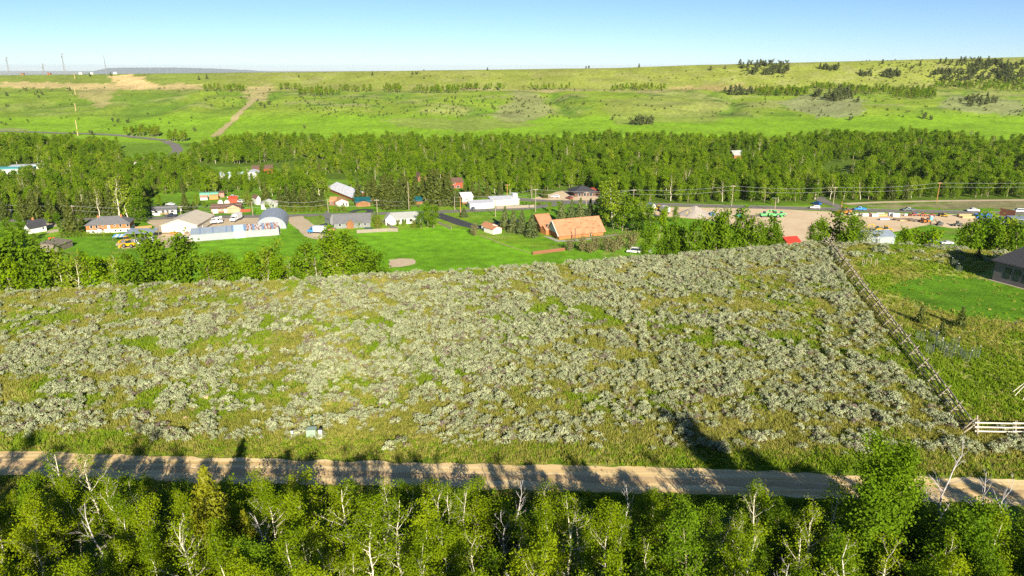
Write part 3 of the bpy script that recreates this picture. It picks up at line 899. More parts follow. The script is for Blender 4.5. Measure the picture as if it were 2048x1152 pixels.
yc = make_conifer(701, 8.8, 2.6, YELLOW_LEAF, dens=2.0, name='golden_conifer', q=0.25, droop=-0.35)
plant('golden_conifer', 'golden yellow conifer rising above the left part of the wood', 'tree', *yc, (-22.3, 44.6, 0), 0.3, (0.85, 0.85, 0.97))
plant('golden_conifer', 'lower golden branches tree just right of the golden conifer', 'tree', *yc, (-19.6, 44.0, 0), 1.9, 0.60)
oc = make_conifer(703, 4.5, 1.0, ORANGE_LEAF, dens=0.9, name='orange_conifer', q=0.2, droop=-0.3)
p = at(545, 1085, 0)
plant('orange_conifer', 'small orange needled tree among the left aspens', 'tree', *oc, (p[0], p[1], 0), 0, 1.15)

# ------------------------------------------------------------------ sagebrush field
fx = lambda Y: np.interp(Y, [60, 65, 151, 170], [47, 47.6, 68, 72])
xx, yy = np.meshgrid(np.arange(-125, 125, 0.76), np.arange(61, 156, 0.76))
xx = (xx + RNG.uniform(-0.36, 0.36, xx.shape)).ravel(); yy = (yy + RNG.uniform(-0.36, 0.36, yy.shape)).ravel()
keep = (yy < brink(xx) + 4) & (np.abs(xx) < yy * 0.78 + 22)
xx, yy = xx[keep], yy[keep]
rdd = yy - np.interp(xx, [-130, -80, -52, -26, 16, 45, 80], [64.5, 61.2, 59.3, 57.8, 56, 54.2, 51.5])
cl = fbm(xx / 2.6 + yy * 0.05, yy / 2.2, 60, 2) * 0.62 + fbm(xx / 12, yy / 9, 61, 3) * 0.38
dens = 0.13 + 0.87 * sstep(0.405, 0.52, cl)
clear = np.zeros(len(xx))
for pts, k in (([(0, 578), (530, 560), (640, 590), (500, 620), (330, 640), (0, 680), (-300, 700), (-300, 600)], 0.75),
               ([(1270, 596), (1660, 600), (1650, 630), (1290, 632)], 0.85), ([(1470, 552), (1580, 552), (1590, 584), (1480, 586)], 0.9),
               ([(660, 545), (1000, 528), (1010, 550), (700, 575)], 0.5), ([(560, 620), (650, 600), (720, 640), (560, 690)], 0.45),
               ([(0, 770), (80, 765), (100, 800), (0, 820)], 0.9), ([(1500, 660), (1800, 660), (1800, 720), (1560, 700)], 0.55),
               ([(480, 660), (640, 640), (560, 760), (520, 860), (430, 880)], 0.5), ([(1480, 640), (1680, 640), (1690, 690), (1560, 680)], 0.6)):
    clear = np.maximum(clear, inpoly(xx, yy, wpoly(pts)) * k)
dens = dens * (1 - clear)
right = xx > fx(yy) - 1.5
lotd = sstep(0.55, 0.64, cl) * (sstep(128, 138, yy) * 0.7 + sstep(76, 66, yy) * 0.8)
dens = np.where(right, lotd, dens)
dens *= sstep(4.4, 7.5, rdd + 2.2 * (fbm(xx / 5, yy / 5, 66, 2) - 0.5))
house = inpoly(xx, yy, [(82, 124), (84, 112), (88, 105), (112, 105), (112, 130), (95, 132)])
ok = (RNG.random(len(xx)) < dens * 0.88) & ~house
sx, sy = xx[ok], yy[ok]
sd = np.hypot(sx, sy) - 0.0
order = np.argsort(sd)
sx, sy = sx[order], sy[order]
sz = T(sx, sy)
sr = RNG.random(len(sx)) * 6.283
ss = (0.55 + 0.85 * RNG.random(len(sx)) ** 1.6) * (0.85 + 0.35 * fbm(sx / 6, sy / 6, 71, 2))
si = np.where(RNG.random(len(sx)) < 0.08, 7, RNG.integers(0, 7, len(sx)))
sproto = []
vis = np.abs(sx) < 0.727 * (0.954 * sy + 10.8) + 1
near = np.nonzero(vis)[0][:300]
rest = np.ones(len(sx), bool); rest[near] = False
for j, i in enumerate(near):
    k = int(si[i]) if j >= 8 else j
    o = link('sagebrush', SAGES[k])
    o.location = (float(sx[i]), float(sy[i]), float(sz[i])); o.rotation_euler = (0, 0, float(sr[i])); s = float(ss[i]); o.scale = (s, s, s)
    if k == 7: tag(o, 'brown twiggy half bare sagebrush at the near edge of the field', 'sagebrush', 'brown sagebrushes near the road')
    else: tag(o, 'silvery grey green sagebrush at the near edge of the field', 'sagebrush', 'silvery sagebrushes nearest the road')
    if j < 8: sproto.append(o)
scatter('sagebrush_cover', 'silvery sagebrush covering the field behind the nearest shrubs', 'sagebrush', np.stack([sx, sy, sz], 1)[rest], sr[rest], ss[rest], si[rest], [[o] for o in sproto])

# grass between the sage, on the verges and the house lot
def tuft_source(mat, h, seed, loc, label):
    o = link('grass_tuft', make_tuft(seed, mat, h))
    o.location = loc
    return tag(o, label, 'grass', kind='stuff')
tsrc = [tuft_source(GRASS, 0.33, 800, (-10, 66.2, float(T(-10, 66.2))), 'tuft of field grass by the verge'), tuft_source(GRASS, 0.26, 801, (12, 65.2, float(T(12, 65.2))), 'tuft of field grass by the verge'),
        tuft_source(GREENGRASS, 0.27, 802, (3, 62.5, float(T(3, 62.5))), 'green tuft beside the road'), tuft_source(GREENGRASS, 0.33, 803, (-20, 63.5, float(T(-20, 63.5))), 'green tuft beside the road')]
ng = 115000
gy = 52 + (156 - 52) * RNG.random(ng) ** 1.25
gx = RNG.uniform(-1, 1, ng) * (0.74 * gy + 14)
gr = gy - np.interp(gx, [-130, -80, -52, -26, 16, 45, 80], [64.5, 61.2, 59.3, 57.8, 56, 54.2, 51.5])
inl = inpoly(gx + RNG.normal(size=ng) * 1.2, gy + RNG.normal(size=ng) * 1.2, wpoly([(1765, 580), (1800, 562), (1870, 547), (1975, 556), (2300, 640), (2300, 720), (2070, 645), (1960, 640), (1850, 615)])) & (RNG.random(ng) < 0.97)
inh = inpoly(gx, gy, [(84, 123), (86, 112), (90, 103), (115, 103), (115, 130), (95, 130)])
kp = (np.abs(gr) > 2.15 + 0.5 * RNG.random(ng)) & (gy < brink(gx) + 3) & ~inl & ~inh
gx, gy, gr = gx[kp], gy[kp], gr[kp]
lotg = inpoly(gx, gy, wpoly(lot))
gn = fbm(gx / 9, gy / 9, 1, 4)
gn = gn - 0.08 * ~lotg
green = ((np.abs(gr) < 6.5) & (RNG.random(len(gx)) < 0.35 + 0.6 * sstep(0.4, 0.58, gn))) | (RNG.random(len(gx)) < sstep(0.42, 0.62, gn)) | (lotg & (RNG.random(len(gx)) < 0.25 + 0.5 * sstep(0.4, 0.6, gn)))
gi_ = np.where(green, 2, 0) + RNG.integers(0, 2, len(gx))
scatter('field_grass', 'green and straw coloured grass between the sagebrush', 'grass', np.stack([gx, gy, T(gx, gy)], 1), RNG.random(len(gx)) * 6.283, RNG.uniform(0.55, 1.25, len(gx)) * np.where(lotg, 1.1, 1.0), gi_, [[o] for o in tsrc], 0.12)
# ------------------------------------------------------------------ valley trees
def tspec(px, base, top, mesh, Hm, label, name='valley_tree', group=None, plane=True, sx_=1.0, rz=None, cat='tree'):
    if plane == 'brink':
        X = (px - 1024) / F * 165
        for _ in range(6):
            Y = float(brink(X)) + base
            z = float(T(X, Y)); X = (px - 1024) / F * (0.954 * Y + (ZC - z) * 0.299)
        p = np.array([X, Y, z]); top = top + 7
    else:
        p = valley(px, base)
    h = ZC - p[1] * math.tan(PITCH - math.atan((576 - top) / F)) - p[2]
    s = max(h, 1.2) / Hm
    return plant(name, label, cat, mesh[0], mesh[1], (p[0], p[1], p[2] - 0.05), rnd.random() * 6.283 if rz is None else rz, (s * sx_, s * sx_, s), group)

def trow(items, where, pick, Hm, kindword, name, cat='tree', sx_=1.0, plane=True):
    """a row of trees, each told apart by its place in the row"""
    items = sorted(items)
    for i, it in enumerate(items):
        px, b, t = it[:3]
        if plane == 'brink': b = 24 + 9 * ((i * 7) % 5) / 4
        lb = '%s, %s from left %s' % (kindword, ORD[i] if i < len(ORD) else 'one further', where)
        tspec(px, b, t, pick(i), Hm, lb, name, where if len(items) > 1 else None, plane, sx_, cat=cat)

# behind the brink, left
trow([(15, 556, 492), (58, 560, 478), (95, 558, 500), (300, 552, 492), (330, 552, 483), (362, 550, 480), (392, 550, 492), (425, 548, 512), (462, 548, 512), (575, 545, 515),
      (620, 545, 492), (650, 546, 482), (708, 540, 478), (735, 542, 492), (760, 540, 512), (130, 0, 508), (75, 0, 490), (270, 0, 512)], 'of leafy trees behind left brow', lambda i: VALG[i % 4], 11.0, 'dense green tree', 'leafy_tree', sx_=1.00, plane='brink')
trow([(40, 560, 520), (130, 556, 512), (200, 555, 508), (225, 555, 520), (280, 552, 520), (500, 546, 508), (545, 545, 503), (600, 545, 520), (675, 545, 500), (560, 548, 520), (350, 552, 520), (450, 548, 525), (690, 545, 515), (725, 545, 515), (180, 0, 530), (240, 0, 530), (480, 0, 522), (520, 0, 522)],
     'of low aspens behind left brow', lambda i: VAL[i % 7], 11.5, 'yellow green aspen', 'aspen_tree', sx_=1.00, plane='brink')
trow([(165, 556, 505), (250, 554, 508), (318, 552, 498), (535, 546, 515), (590, 545, 520), (640, 545, 510)], 'of pale trees behind left brow', lambda i: VALS[i % 4], 12.0, 'white limbed thinly leaved tree', 'bare_limbed_tree', sx_=0.85, plane='brink')
tspec(682, 26, 464, VAL[2], 11.5, 'tallest round crowned aspen behind the middle of the bench brow', 'aspen_tree', sx_=0.9, plane='brink')
tspec(18, 30, 472, VALS[1], 12.0, 'orange tinted tree at the far left edge below the houses', 'leafy_tree', sx_=0.8, plane='brink')
# behind the brink, right
trow([(1290, 500, 462), (1335, 500, 452), (1362, 500, 458), (1385, 497, 445), (1405, 497, 440), (1428, 495, 432), (1450, 495, 424), (1470, 494, 426), (1492, 494, 440), (1512, 494, 446), (1535, 492, 440), (1548, 492, 455), (1320, 500, 478), (1440, 497, 460), (1480, 497, 465), (1415, 0, 455), (1500, 0, 455), (1525, 0, 455), (1345, 0, 465)],
     'of tall clump behind middle brow', lambda i: VALG[i % 4], 11.0, 'dense green poplar', 'poplar_tree', sx_=0.75, plane='brink')
trow([(1622, 490, 446), (1640, 490, 438), (1662, 490, 431), (1685, 490, 432), (1702, 490, 444)], 'of clump at the fence top', lambda i: VALG[(i + 1) % 4], 11.0, 'dense green tree', 'leafy_tree', sx_=0.75, plane='brink')
trow([(1718, 490, 444), (1732, 490, 452), (1742, 488, 458)], 'right of the fence top', lambda i: VALS[i % 4], 12.0, 'thin olive tree', 'olive_tree', sx_=0.75, plane='brink')
trow([(1795, 486, 458), (1812, 486, 462), (1830, 486, 466), (1848, 486, 462), (1915, 500, 452), (1930, 500, 446), (1948, 500, 440), (1966, 500, 441), (1985, 502, 450), (2005, 502, 452), (2025, 500, 450), (2042, 500, 456)],
     'of trees behind right brow', lambda i: (VAL if i % 3 == 0 else VALG)[i % 4], 11.0, 'leafy green tree', 'leafy_tree', sx_=0.85, plane='brink')
# brown willow bushes by the church
for i, (px, b, t, k) in enumerate([(1140, 502, 478, 0), (1165, 503, 472, 0), (1190, 503, 470, 0), (1215, 503, 468, 0), (1240, 500, 465, 0), (1262, 498, 462, 0), (1180, 506, 482, 0), (1228, 505, 480, 0), (1272, 485, 462, 1), (1330, 503, 480, 2)]):
    tspec(px, b, t, WBUSH[k], 4.5, '%s brownish willow bush from the left below the church' % ORD[i], 'willow_bush', 'willow bushes below the church', sx_=0.9, cat='bush')
tspec(949, 472, 447, WBUSH[0], 4.5, 'round grey brown bush in front of the small orange roofed sheds', 'bush', sx_=0.85, cat='bush')
tspec(928, 434, 415, SPRB[1], 10, 'low spreading pine on the grass island by the church driveway', 'pine_tree', sx_=1.6)
# spruces by the church and in the town
trow([(1010, 458, 412), (1027, 464, 418), (1044, 468, 419), (1064, 474, 426)], 'of four left of the church', lambda i: SPRB[i % 2], 10, 'grey green spruce', 'spruce_tree', sx_=0.95)
trow([(1123, 446, 400), (1143, 446, 399), (1160, 444, 395), (1180, 441, 397)], 'of four behind the church roof', lambda i: SPRB[i % 2], 10, 'dark spruce', 'spruce_tree', sx_=0.85)
trow([(752, 406, 358), (767, 413, 352), (784, 413, 350), (800, 414, 356), (815, 410, 352), (831, 404, 352), (863, 407, 340), (876, 408, 338), (888, 404, 343), (776, 418, 372), (806, 418, 376), (748, 400, 352), (772, 402, 346), (808, 400, 350), (848, 396, 352), (868, 398, 335), (898, 398, 346)], 'in the middle of town', lambda i: SPR[i % 3], 11, 'tall dark spruce', 'spruce_tree', sx_=1.15)
trow([(532, 401, 365), (577, 418, 368), (592, 420, 374), (630, 417, 368), (645, 416, 380), (612, 419, 380)], 'left of the tan roofed house', lambda i: SPR[i % 3], 11, 'bushy dark spruce', 'spruce_tree', sx_=1.1)
trow([(717, 403, 360), (738, 402, 357), (915, 413, 380), (905, 405, 385), (945, 398, 362), (958, 396, 366), (975, 394, 362), (1000, 392, 362)], 'around the middle houses', lambda i: SPR[(i + 1) % 3], 11, 'dark green spruce', 'spruce_tree', sx_=0.95)
trow([(48, 440, 388), (72, 440, 380), (105, 444, 388), (128, 436, 378), (182, 434, 384), (205, 428, 378), (226, 432, 372), (88, 428, 380), (160, 428, 386), (250, 432, 380), (10, 440, 398), (30, 430, 392)], 'behind the brick apartment house', lambda i: SPR[i % 3], 11, 'dark conifer', 'spruce_tree', sx_=1.0)
tspec(146, 470, 405, SPR[1], 11, 'broad dark spruce left of the brick apartment house', 'spruce_tree', sx_=1.15)
tspec(372, 424, 382, SPR[0], 11, 'spruce beside the white house with wooden deck', 'spruce_tree', sx_=1.0)
tspec(388, 420, 402, SPR[2], 11, 'small spruce behind the cream shed', 'spruce_tree', sx_=1.2)
tspec(500, 412, 386, WBUSH[2], 4.5, 'olive bush tree between the ranch house and the grey roofed house', 'bush', cat='bush')
tspec(240, 444, 358, VALS[0], 12.0, 'huge forked cottonwood with bare white trunk behind the apartment house', 'cottonwood_tree', sx_=0.95, rz=0.6)
tspec(256, 440, 362, VAL[1], 11.5, 'orange green cottonwood right of the huge forked one', 'cottonwood_tree', sx_=1.0)
tspec(200, 436, 376, VALS[2], 12.0, 'olive cottonwood left of the huge forked one', 'cottonwood_tree', sx_=0.9)
tspec(284, 444, 402, VALG[1], 11.0, 'bushy bright green tree right of the apartment house', 'leafy_tree', sx_=1.6)
tspec(272, 440, 380, VALG[2], 11.0, 'dark green tree behind the apartment house right end', 'leafy_tree', sx_=1.0)
trow([(20, 475, 440), (48, 490, 452), (-10, 480, 445), (72, 500, 470), (25, 505, 462), (5, 520, 470)], 'around the black roofed house', lambda i: VALG[i % 4], 11.0, 'dark leafy tree', 'leafy_tree', sx_=1.2)
trow([(856, 456, 412), (868, 457, 416), (842, 456, 424)], 'at right end of white house', lambda i: VALG[i % 4], 11.0, 'bright green tree', 'leafy_tree', sx_=1.0)
trow([(1225, 457, 372), (1245, 462, 392), (1262, 460, 400), (1215, 452, 392), (1285, 462, 410), (1300, 478, 418), (1318, 480, 424), (1275, 470, 420)], 'right of the church', lambda i: (VAL if i % 2 else VALG)[i % 4], 11.5, 'tall loose cottonwood', 'cottonwood_tree', sx_=1.05)
for i, (px, b, t, lb) in enumerate([(718, 455, 442, 'small round tree in front of the grey shingled house'), (760, 452, 432, 'tree between the grey house and the white house'), (752, 446, 426, 'small pine at the corner of the grey house'), (755, 460, 440, 'bushy green shrub inside the plank fence'),
                                    (640, 437, 429, 'round shrub beside the street in the verge'), (795, 452, 441, 'yellow green shrub before the white house'), (808, 452, 440, 'flowering shrub before the white house door'), (828, 456, 440, 'dark red leaved shrub before the white house'), (552, 430, 412, 'green shrub beside the arched metal shed'),
                                    (560, 440, 424, 'tall green shrub right of the arched metal shed'), (538, 424, 404, 'green bush before the grey roofed house')]):
    tspec(px, b, t, WBUSH[(i % 2) + 1], 4.5, lb, 'garden_shrub', sx_=1.0, cat='bush')
for i in range(14):
    px = 133 + i * 6.9
    tspec(px, 474.5 - i * 0.15, 464 + rnd.uniform(-1, 1), WBUSH[1], 4.5, 'clipped green hedge bush below the brick apartment house', 'hedge_bush', 'hedge below the apartment house', sx_=1.0, cat='bush')
for i in range(16):
    px = 562 + i * 8.6
    if 655 < px < 690 and i % 2: pass
    tspec(px, 425.5 - i * 0.15, 411 + rnd.uniform(-2, 3), WBUSH[1 + i % 2], 4.5, 'overgrown hedge bush along the far side of the town street', 'hedge_bush', 'hedge along the town street', sx_=1.0, cat='bush')

trow([(412, 386, 352), (432, 386, 350), (455, 386, 353), (545, 392, 362), (562, 396, 356), (590, 394, 354), (612, 395, 352), (640, 396, 350), (704, 384, 350), (560, 376, 345), (600, 376, 342)],
     'behind the street houses', lambda i: (VAL + VALG)[(i * 5) % 11], 11.5, 'bushy green tree', 'leafy_tree', sx_=1.15)
trow([(745, 390, 348), (790, 386, 348), (822, 384, 346), (850, 386, 350), (900, 396, 380), (935, 390, 360), (990, 390, 356), (1020, 388, 356), (1045, 387, 352), (728, 384, 346), (770, 384, 350), (812, 396, 365)],
     'among the middle houses', lambda i: (VALG + VAL)[(i * 3) % 11], 11.5, 'leafy green tree', 'leafy_tree', sx_=1.1)
trow([(1196, 436, 398), (1208, 446, 402), (1120, 428, 404), (1100, 424, 405), (1240, 446, 404), (1300, 436, 410), (1330, 440, 414), (1350, 444, 416), (1255, 432, 396)], 'around the church lawn', lambda i: (VAL + VALG)[(i * 4) % 11], 11.5, 'green tree', 'leafy_tree', sx_=1.1)
trow([(118, 458, 428), (100, 452, 426), (40, 462, 428), (300, 424, 396), (318, 416, 392), (395, 412, 392), (410, 416, 402), (283, 424, 388), (165, 450, 424), (60, 452, 420)], 'around the left houses', lambda i: (VALG + SPR + VAL)[(i * 5) % 14], 11.3, 'shady tree', 'leafy_tree', sx_=1.1)
trow([(590, 412, 376), (560, 410, 378), (605, 412, 372), (845, 404, 362), (930, 400, 370), (895, 410, 352), (1090, 396, 372)], 'filling the town gardens', lambda i: SPR[i % 3], 11, 'dark garden spruce', 'spruce_tree', sx_=1.1)
for i, (px, b, t) in enumerate([(790, 416, 408), (806, 416, 407), (822, 415, 408), (838, 415, 407), (852, 416, 406), (866, 418, 409), (880, 414, 404), (1052, 412, 404), (1066, 411, 403), (1080, 410, 403), (960, 404, 396), (975, 402, 395)]):
    tspec(px, b, t, WBUSH[i % 3], 4.5, '%s from left of the low shrubs lining the middle gardens' % ORD[i], 'garden_shrub', 'low shrubs lining the middle gardens', cat='bush')

# the big wood: its front trees one by one, the rest as one mass
FOR = [[(1195, 402), (1215, 398), (1300, 403), (1420, 405.5), (1600, 406), (1628, 402), (1700, 404), (1760, 400), (1900, 397), (2400, 391), (2600, 284), (1700, 286), (1200, 288), (880, 288), (560, 292), (385, 298), (372, 325), (440, 328), (520, 331),
        (560, 347), (640, 352), (668, 345), (760, 366), (840, 362), (930, 356), (950, 372), (1010, 386), (1090, 386), (1135, 375), (1190, 376)],
       [(-400, 436), (40, 436), (150, 430), (240, 428), (292, 412), (302, 393), (390, 386), (480, 383), (560, 384), (600, 394), (655, 394), (655, 372), (560, 362), (430, 360), (360, 338), (250, 337), (235, 322), (235, 295), (150, 284), (-400, 284)]]
EXC = [[(-60, 330), (92, 330), (96, 356), (-60, 362)], [(425, 336), (555, 334), (560, 362), (430, 366)], [(1455, 302), (1535, 302), (1540, 320), (1455, 322)], [(330, 295), (372, 295), (372, 325), (250, 336), (250, 318), (320, 312)],
       [(640, 358), (745, 374), (745, 394), (660, 380)], [(1940, 293), (2010, 293), (2010, 300), (1940, 300)], [(895, 360), (935, 362), (935, 385), (895, 385)], [(1624, 409), (1645, 388), (1655, 388), (1690, 409)]]
FW = [[at(*p, ZV) for p in q] for q in FOR]; EW = [[at(*p, ZV) for p in q] for q in EXC]
gx, gy = np.meshgrid(np.arange(-620, 640, 5.7), np.arange(255, 700, 5.7))
gx = (gx + RNG.uniform(-2.4, 2.4, gx.shape)).ravel(); gy = (gy + RNG.uniform(-2.4, 2.4, gy.shape)).ravel()
m = inpoly(gx, gy, FW[0]) | inpoly(gx, gy, FW[1])
for e in EW: m &= ~inpoly(gx, gy, e)
m &= np.abs(gx) < 0.80 * gy + 60
gapn = fbm(gx / 38, gy / 30, 90, 3)
m &= ~((gapn > 0.64) & (gy > 420))
m &= gy < 715 - 95 * fbm(gx / 55, gx * 0, 93, 3)
gx, gy = gx[m], gy[m]
hN2 = 0.30 + 0.85 * fbm(gx / 34, gy / 26, 91, 3) + RNG.uniform(-0.2, 0.24, len(gx))
kind = RNG.random(len(gx)) + 0.35 * (fbm(gx / 60, gy / 45, 92, 3) - 0.5)
# index: 0-6 valley trees, 7-10 leafy, 11-14 bare-limbed, 15-17 spruce, 18 bush
fi = np.where(kind < 0.44, RNG.integers(0, 7, len(gx)), np.where(kind < 0.87, 7 + RNG.integers(0, 4, len(gx)), np.where(kind < 0.945, 11 + RNG.integers(0, 4, len(gx)), np.where(kind < 0.955, 15 + RNG.integers(0, 3, len(gx)), 18))))
lefty = gx < -0.45 * gy
fi = np.where(lefty & (RNG.random(len(gx)) < 0.16) & (gy < 420), 15 + RNG.integers(0, 3, len(gx)), fi)
frontd = np.full(len(gx), 1e9)
for k in range(11):
    a, b = FW[0][k], FW[0][k + 1]
    t = np.clip(((gx - a[0]) * (b[0] - a[0]) + (gy - a[1]) * (b[1] - a[1])) / ((b[0] - a[0]) ** 2 + (b[1] - a[1]) ** 2), 0, 1)
    if k < 9: frontd = np.minimum(frontd, np.hypot(gx - a[0] - t * (b[0] - a[0]), gy - a[1] - t * (b[1] - a[1])))
invw = np.abs(gx) < 0.727 * (0.954 * gy + 20)
SRC = VAL + VALG + VALS + SPR + [WBUSH[1]]
cand = np.nonzero(invw & (frontd < 9))[0][:110]
isind = np.zeros(len(gx), bool); isind[cand] = True
protos = {}
for i in cand:
    k = int(fi[i])
    lb, nm = (('slender pale trunked aspen at the front edge of the valley wood', 'aspen_tree') if k < 7 else ('dense dark green tree at the front edge of the valley wood', 'leafy_tree') if k < 11 else
              ('half bare white limbed tree at the front edge of the valley wood', 'bare_limbed_tree') if k < 15 else ('dark spruce at the front edge of the valley wood', 'spruce_tree') if k < 18 else ('low green bush at the front edge of the valley wood', 'bush'))
    o = plant(nm, lb, 'tree' if k < 18 else 'bush', *SRC[k], (gx[i], gy[i], ZV - 0.05), RNG.random() * 6.283, float(hN2[i]) * 1.1, lb + 's')
    protos.setdefault(k, o)
for k in range(19):
    if k not in protos:
        x, y_ = valley(1300 + k * 30, 399)[:2]
        protos[k] = plant('aspen_tree' if k < 15 else 'spruce_tree', 'tree just inside the front edge of the valley wood', 'tree', *SRC[k], (x, y_, ZV), 0, 0.9, 'trees just inside the valley wood')
r_ = ~isind
nb_ = int(len(gx) * 0.7)                                             # brush between the trunks
bi = RNG.integers(0, len(gx), nb_)
gx = np.concatenate([gx, gx[bi] + RNG.normal(size=nb_) * 2.6]); gy = np.concatenate([gy, gy[bi] + RNG.normal(size=nb_) * 2.6])
hN2 = np.concatenate([hN2, RNG.uniform(0.55, 1.1, nb_)]); fi = np.concatenate([fi, np.full(nb_, 18)]); r_ = np.concatenate([r_, np.ones(nb_, bool)])
scatter('valley_wood', 'bright green mixed wood filling the valley floor', 'wood', np.stack([gx, gy, T(gx, gy) - 0.1], 1)[r_], RNG.random(r_.sum()) * 6.283, hN2[r_], fi[r_], [list(protos[k].children) for k in range(19)], 0.03)

# ------------------------------------------------------------------ hillside trees
jun = [(1480, 130, 0), (1486, 135, 0), (1560, 128, 3), (1574, 127, 3), (1640, 138, 1), (1655, 140, 3), (1672, 141, 0), (1530, 132, 0), (1545, 134, 3), (1512, 140, 1), (1505, 147, 3), (1560, 146, 1), (1568, 143, 0), (1545, 150, 3),
       (1450, 138, 1), (1421, 141, 0), (825, 150, 0), (833, 149, 3), (848, 158, 1), (745, 151, 0), (398, 160, 0), (414, 158, 1), (598, 155, 0), (222, 152, 0), (180, 153, 1), (14, 192, 0), (16, 213, 3), (75, 186, 4), (85, 190, 4), (70, 190, 1), (78, 196, 4),
       (140, 181, 0), (52, 182, 3), (530, 216, 4), (522, 212, 4), (538, 210, 3), (415, 183, 0), (480, 182, 0), (540, 181, 3), (1730, 150, 1), (1742, 153, 0), (1770, 148, 3), (1780, 146, 0), (1775, 152, 1), (1790, 150, 0), (1812, 135, 0), (1824, 138, 3), (1840, 132, 1),
       (1860, 155, 0), (1875, 150, 3), (1890, 158, 0), (1900, 150, 1), (1915, 144, 3), (1925, 150, 0), (1940, 142, 3), (1950, 148, 0), (1958, 138, 1), (1965, 150, 3), (1975, 158, 0), (1985, 148, 3), (1990, 160, 1), (2000, 152, 0), (2010, 140, 3), (2020, 150, 0), (2030, 158, 3),
       (2040, 148, 1), (2044, 130, 0), (2030, 132, 3), (2015, 128, 0), (1995, 130, 1), (1955, 130, 0), (1930, 128, 3), (1880, 128, 1), (1765, 128, 0), (1450, 185, 0), (1460, 183, 1), (1485, 190, 0), (1495, 188, 3), (1500, 182, 0), (1470, 176, 1), (1650, 196, 0), (1690, 200, 3), (1700, 192, 1),
       (1715, 205, 0), (1930, 200, 3), (1945, 205, 0), (1960, 212, 1), (1975, 192, 0), (1700, 241, 4), (1848, 238, 4), (1863, 240, 4), (610, 257, 4), (390, 262, 4), (225, 243, 4), (235, 245, 4), (255, 246, 4), (150, 268, 4), (185, 270, 4), (1225, 240, 4), (975, 141, 0), (1172, 137, 0), (1178, 137, 4), (1278, 135, 1)]
for i, (px, py, k) in enumerate(jun):
    p = hit(px, py)
    plant('juniper_tree' if k < 4 else 'hill_bush', 'small dark juniper standing on the grassy hillside' if k < 4 else 'round grey green bush at the foot of the hillside', 'tree' if k < 4 else 'bush', *JUN[k], (p[0], p[1], p[2] - 0.1), i * 1.1, rnd.uniform(0.75, 1.3) * (1.2 if py < 175 else 1.0) * (1.35 if px > 1400 else 1.0),
          'dark junipers dotted over the hillside' if k < 4 else 'bushes at the foot of the hillside')
for i, (px, py, sz_) in enumerate([(1265, 250, 1.0), (1275, 250, 1.15), (1285, 250, 1.2), (1295, 249, 1.1), (1303, 249, 0.9)]):
    p = hit(px, py); plant('meadow_tree', '%s tree from the left in the lone clump on the far meadow' % ORD[i], 'tree', *JUN[3 + i % 2], (p[0], p[1], p[2]), i, sz_ * 2.0, 'lone clump on the far meadow')
gv = []
for (x0, x1, y0, y1, n) in ((598, 680, 185, 192, 80), (680, 745, 180, 185, 34), (768, 806, 178, 186, 44), (824, 918, 182, 188, 80), (408, 490, 180, 184, 50), (920, 1010, 178, 181, 46), (1060, 1140, 178, 181, 30), (1225, 1330, 178, 183, 60), (1510, 1615, 182, 194, 150),
                         (1620, 1700, 176, 182, 60), (1700, 1780, 180, 190, 90), (1780, 1870, 182, 200, 160), (1870, 1960, 172, 180, 70), (1960, 2060, 165, 180, 70), (1960, 2050, 178, 186, 40), (250, 320, 268, 275, 40), (335, 375, 278, 284, 26), (560, 600, 178, 181, 16)):
    for i in range(n): gv.append((rnd.uniform(x0, x1), rnd.uniform(y0, y1)))
GP = np.array([hit(*q) for q in gv])
p0 = [hit(640, 187), hit(1560, 188), hit(1830, 190)]
gsrc = [plant('hill_aspen', '%s pale aspen at the edge of the hillside groves' % a, 'tree', *GROVE[i], p0[i], i, 1.1) for i, a in enumerate(('left', 'middle', 'right'))]
GP[:, 2] -= 0.15
scatter('hillside_groves', 'aspen groves along the bench of the far hillside', 'grove', GP, RNG.random(len(GP)) * 6.283, RNG.uniform(0.65, 1.25, len(GP)), RNG.integers(0, 3, len(GP)), [list(o.children) for o in gsrc], 0.05)
sc_pts = []
for (x0, x1, y0, y1, n) in ((600, 1110, 192, 236, 330), (400, 620, 185, 215, 60), (1110, 1500, 192, 240, 60), (0, 400, 160, 262, 50), (1500, 2048, 195, 235, 110), (600, 2048, 140, 176, 90), (1720, 2048, 120, 172, 260), (880, 1500, 178, 183, 70), (1480, 1580, 132, 155, 60), (0, 600, 176, 184, 40)):
    for i in range(n): sc_pts.append((rnd.uniform(x0, x1), rnd.uniform(y0, y1)))
SP_ = np.array([hit(*q) for q in sc_pts])
ssrc = []
for i in range(2):
    q = hit(905 + 60 * i, 205); ssrc.append(plant('scrub_bush', ('left', 'right')[i] + ' low dark scrub bush in the middle of the far slope', 'bush', *SCRUB[i], q, i, 1.3))
scatter('hillside_scrub', 'low dark scrub scattered over the far hillside', 'scrub', SP_, RNG.random(len(SP_)) * 6.283, RNG.uniform(0.4, 1.15, len(SP_)), RNG.integers(0, 2, len(SP_)), [list(o.children) for o in ssrc])

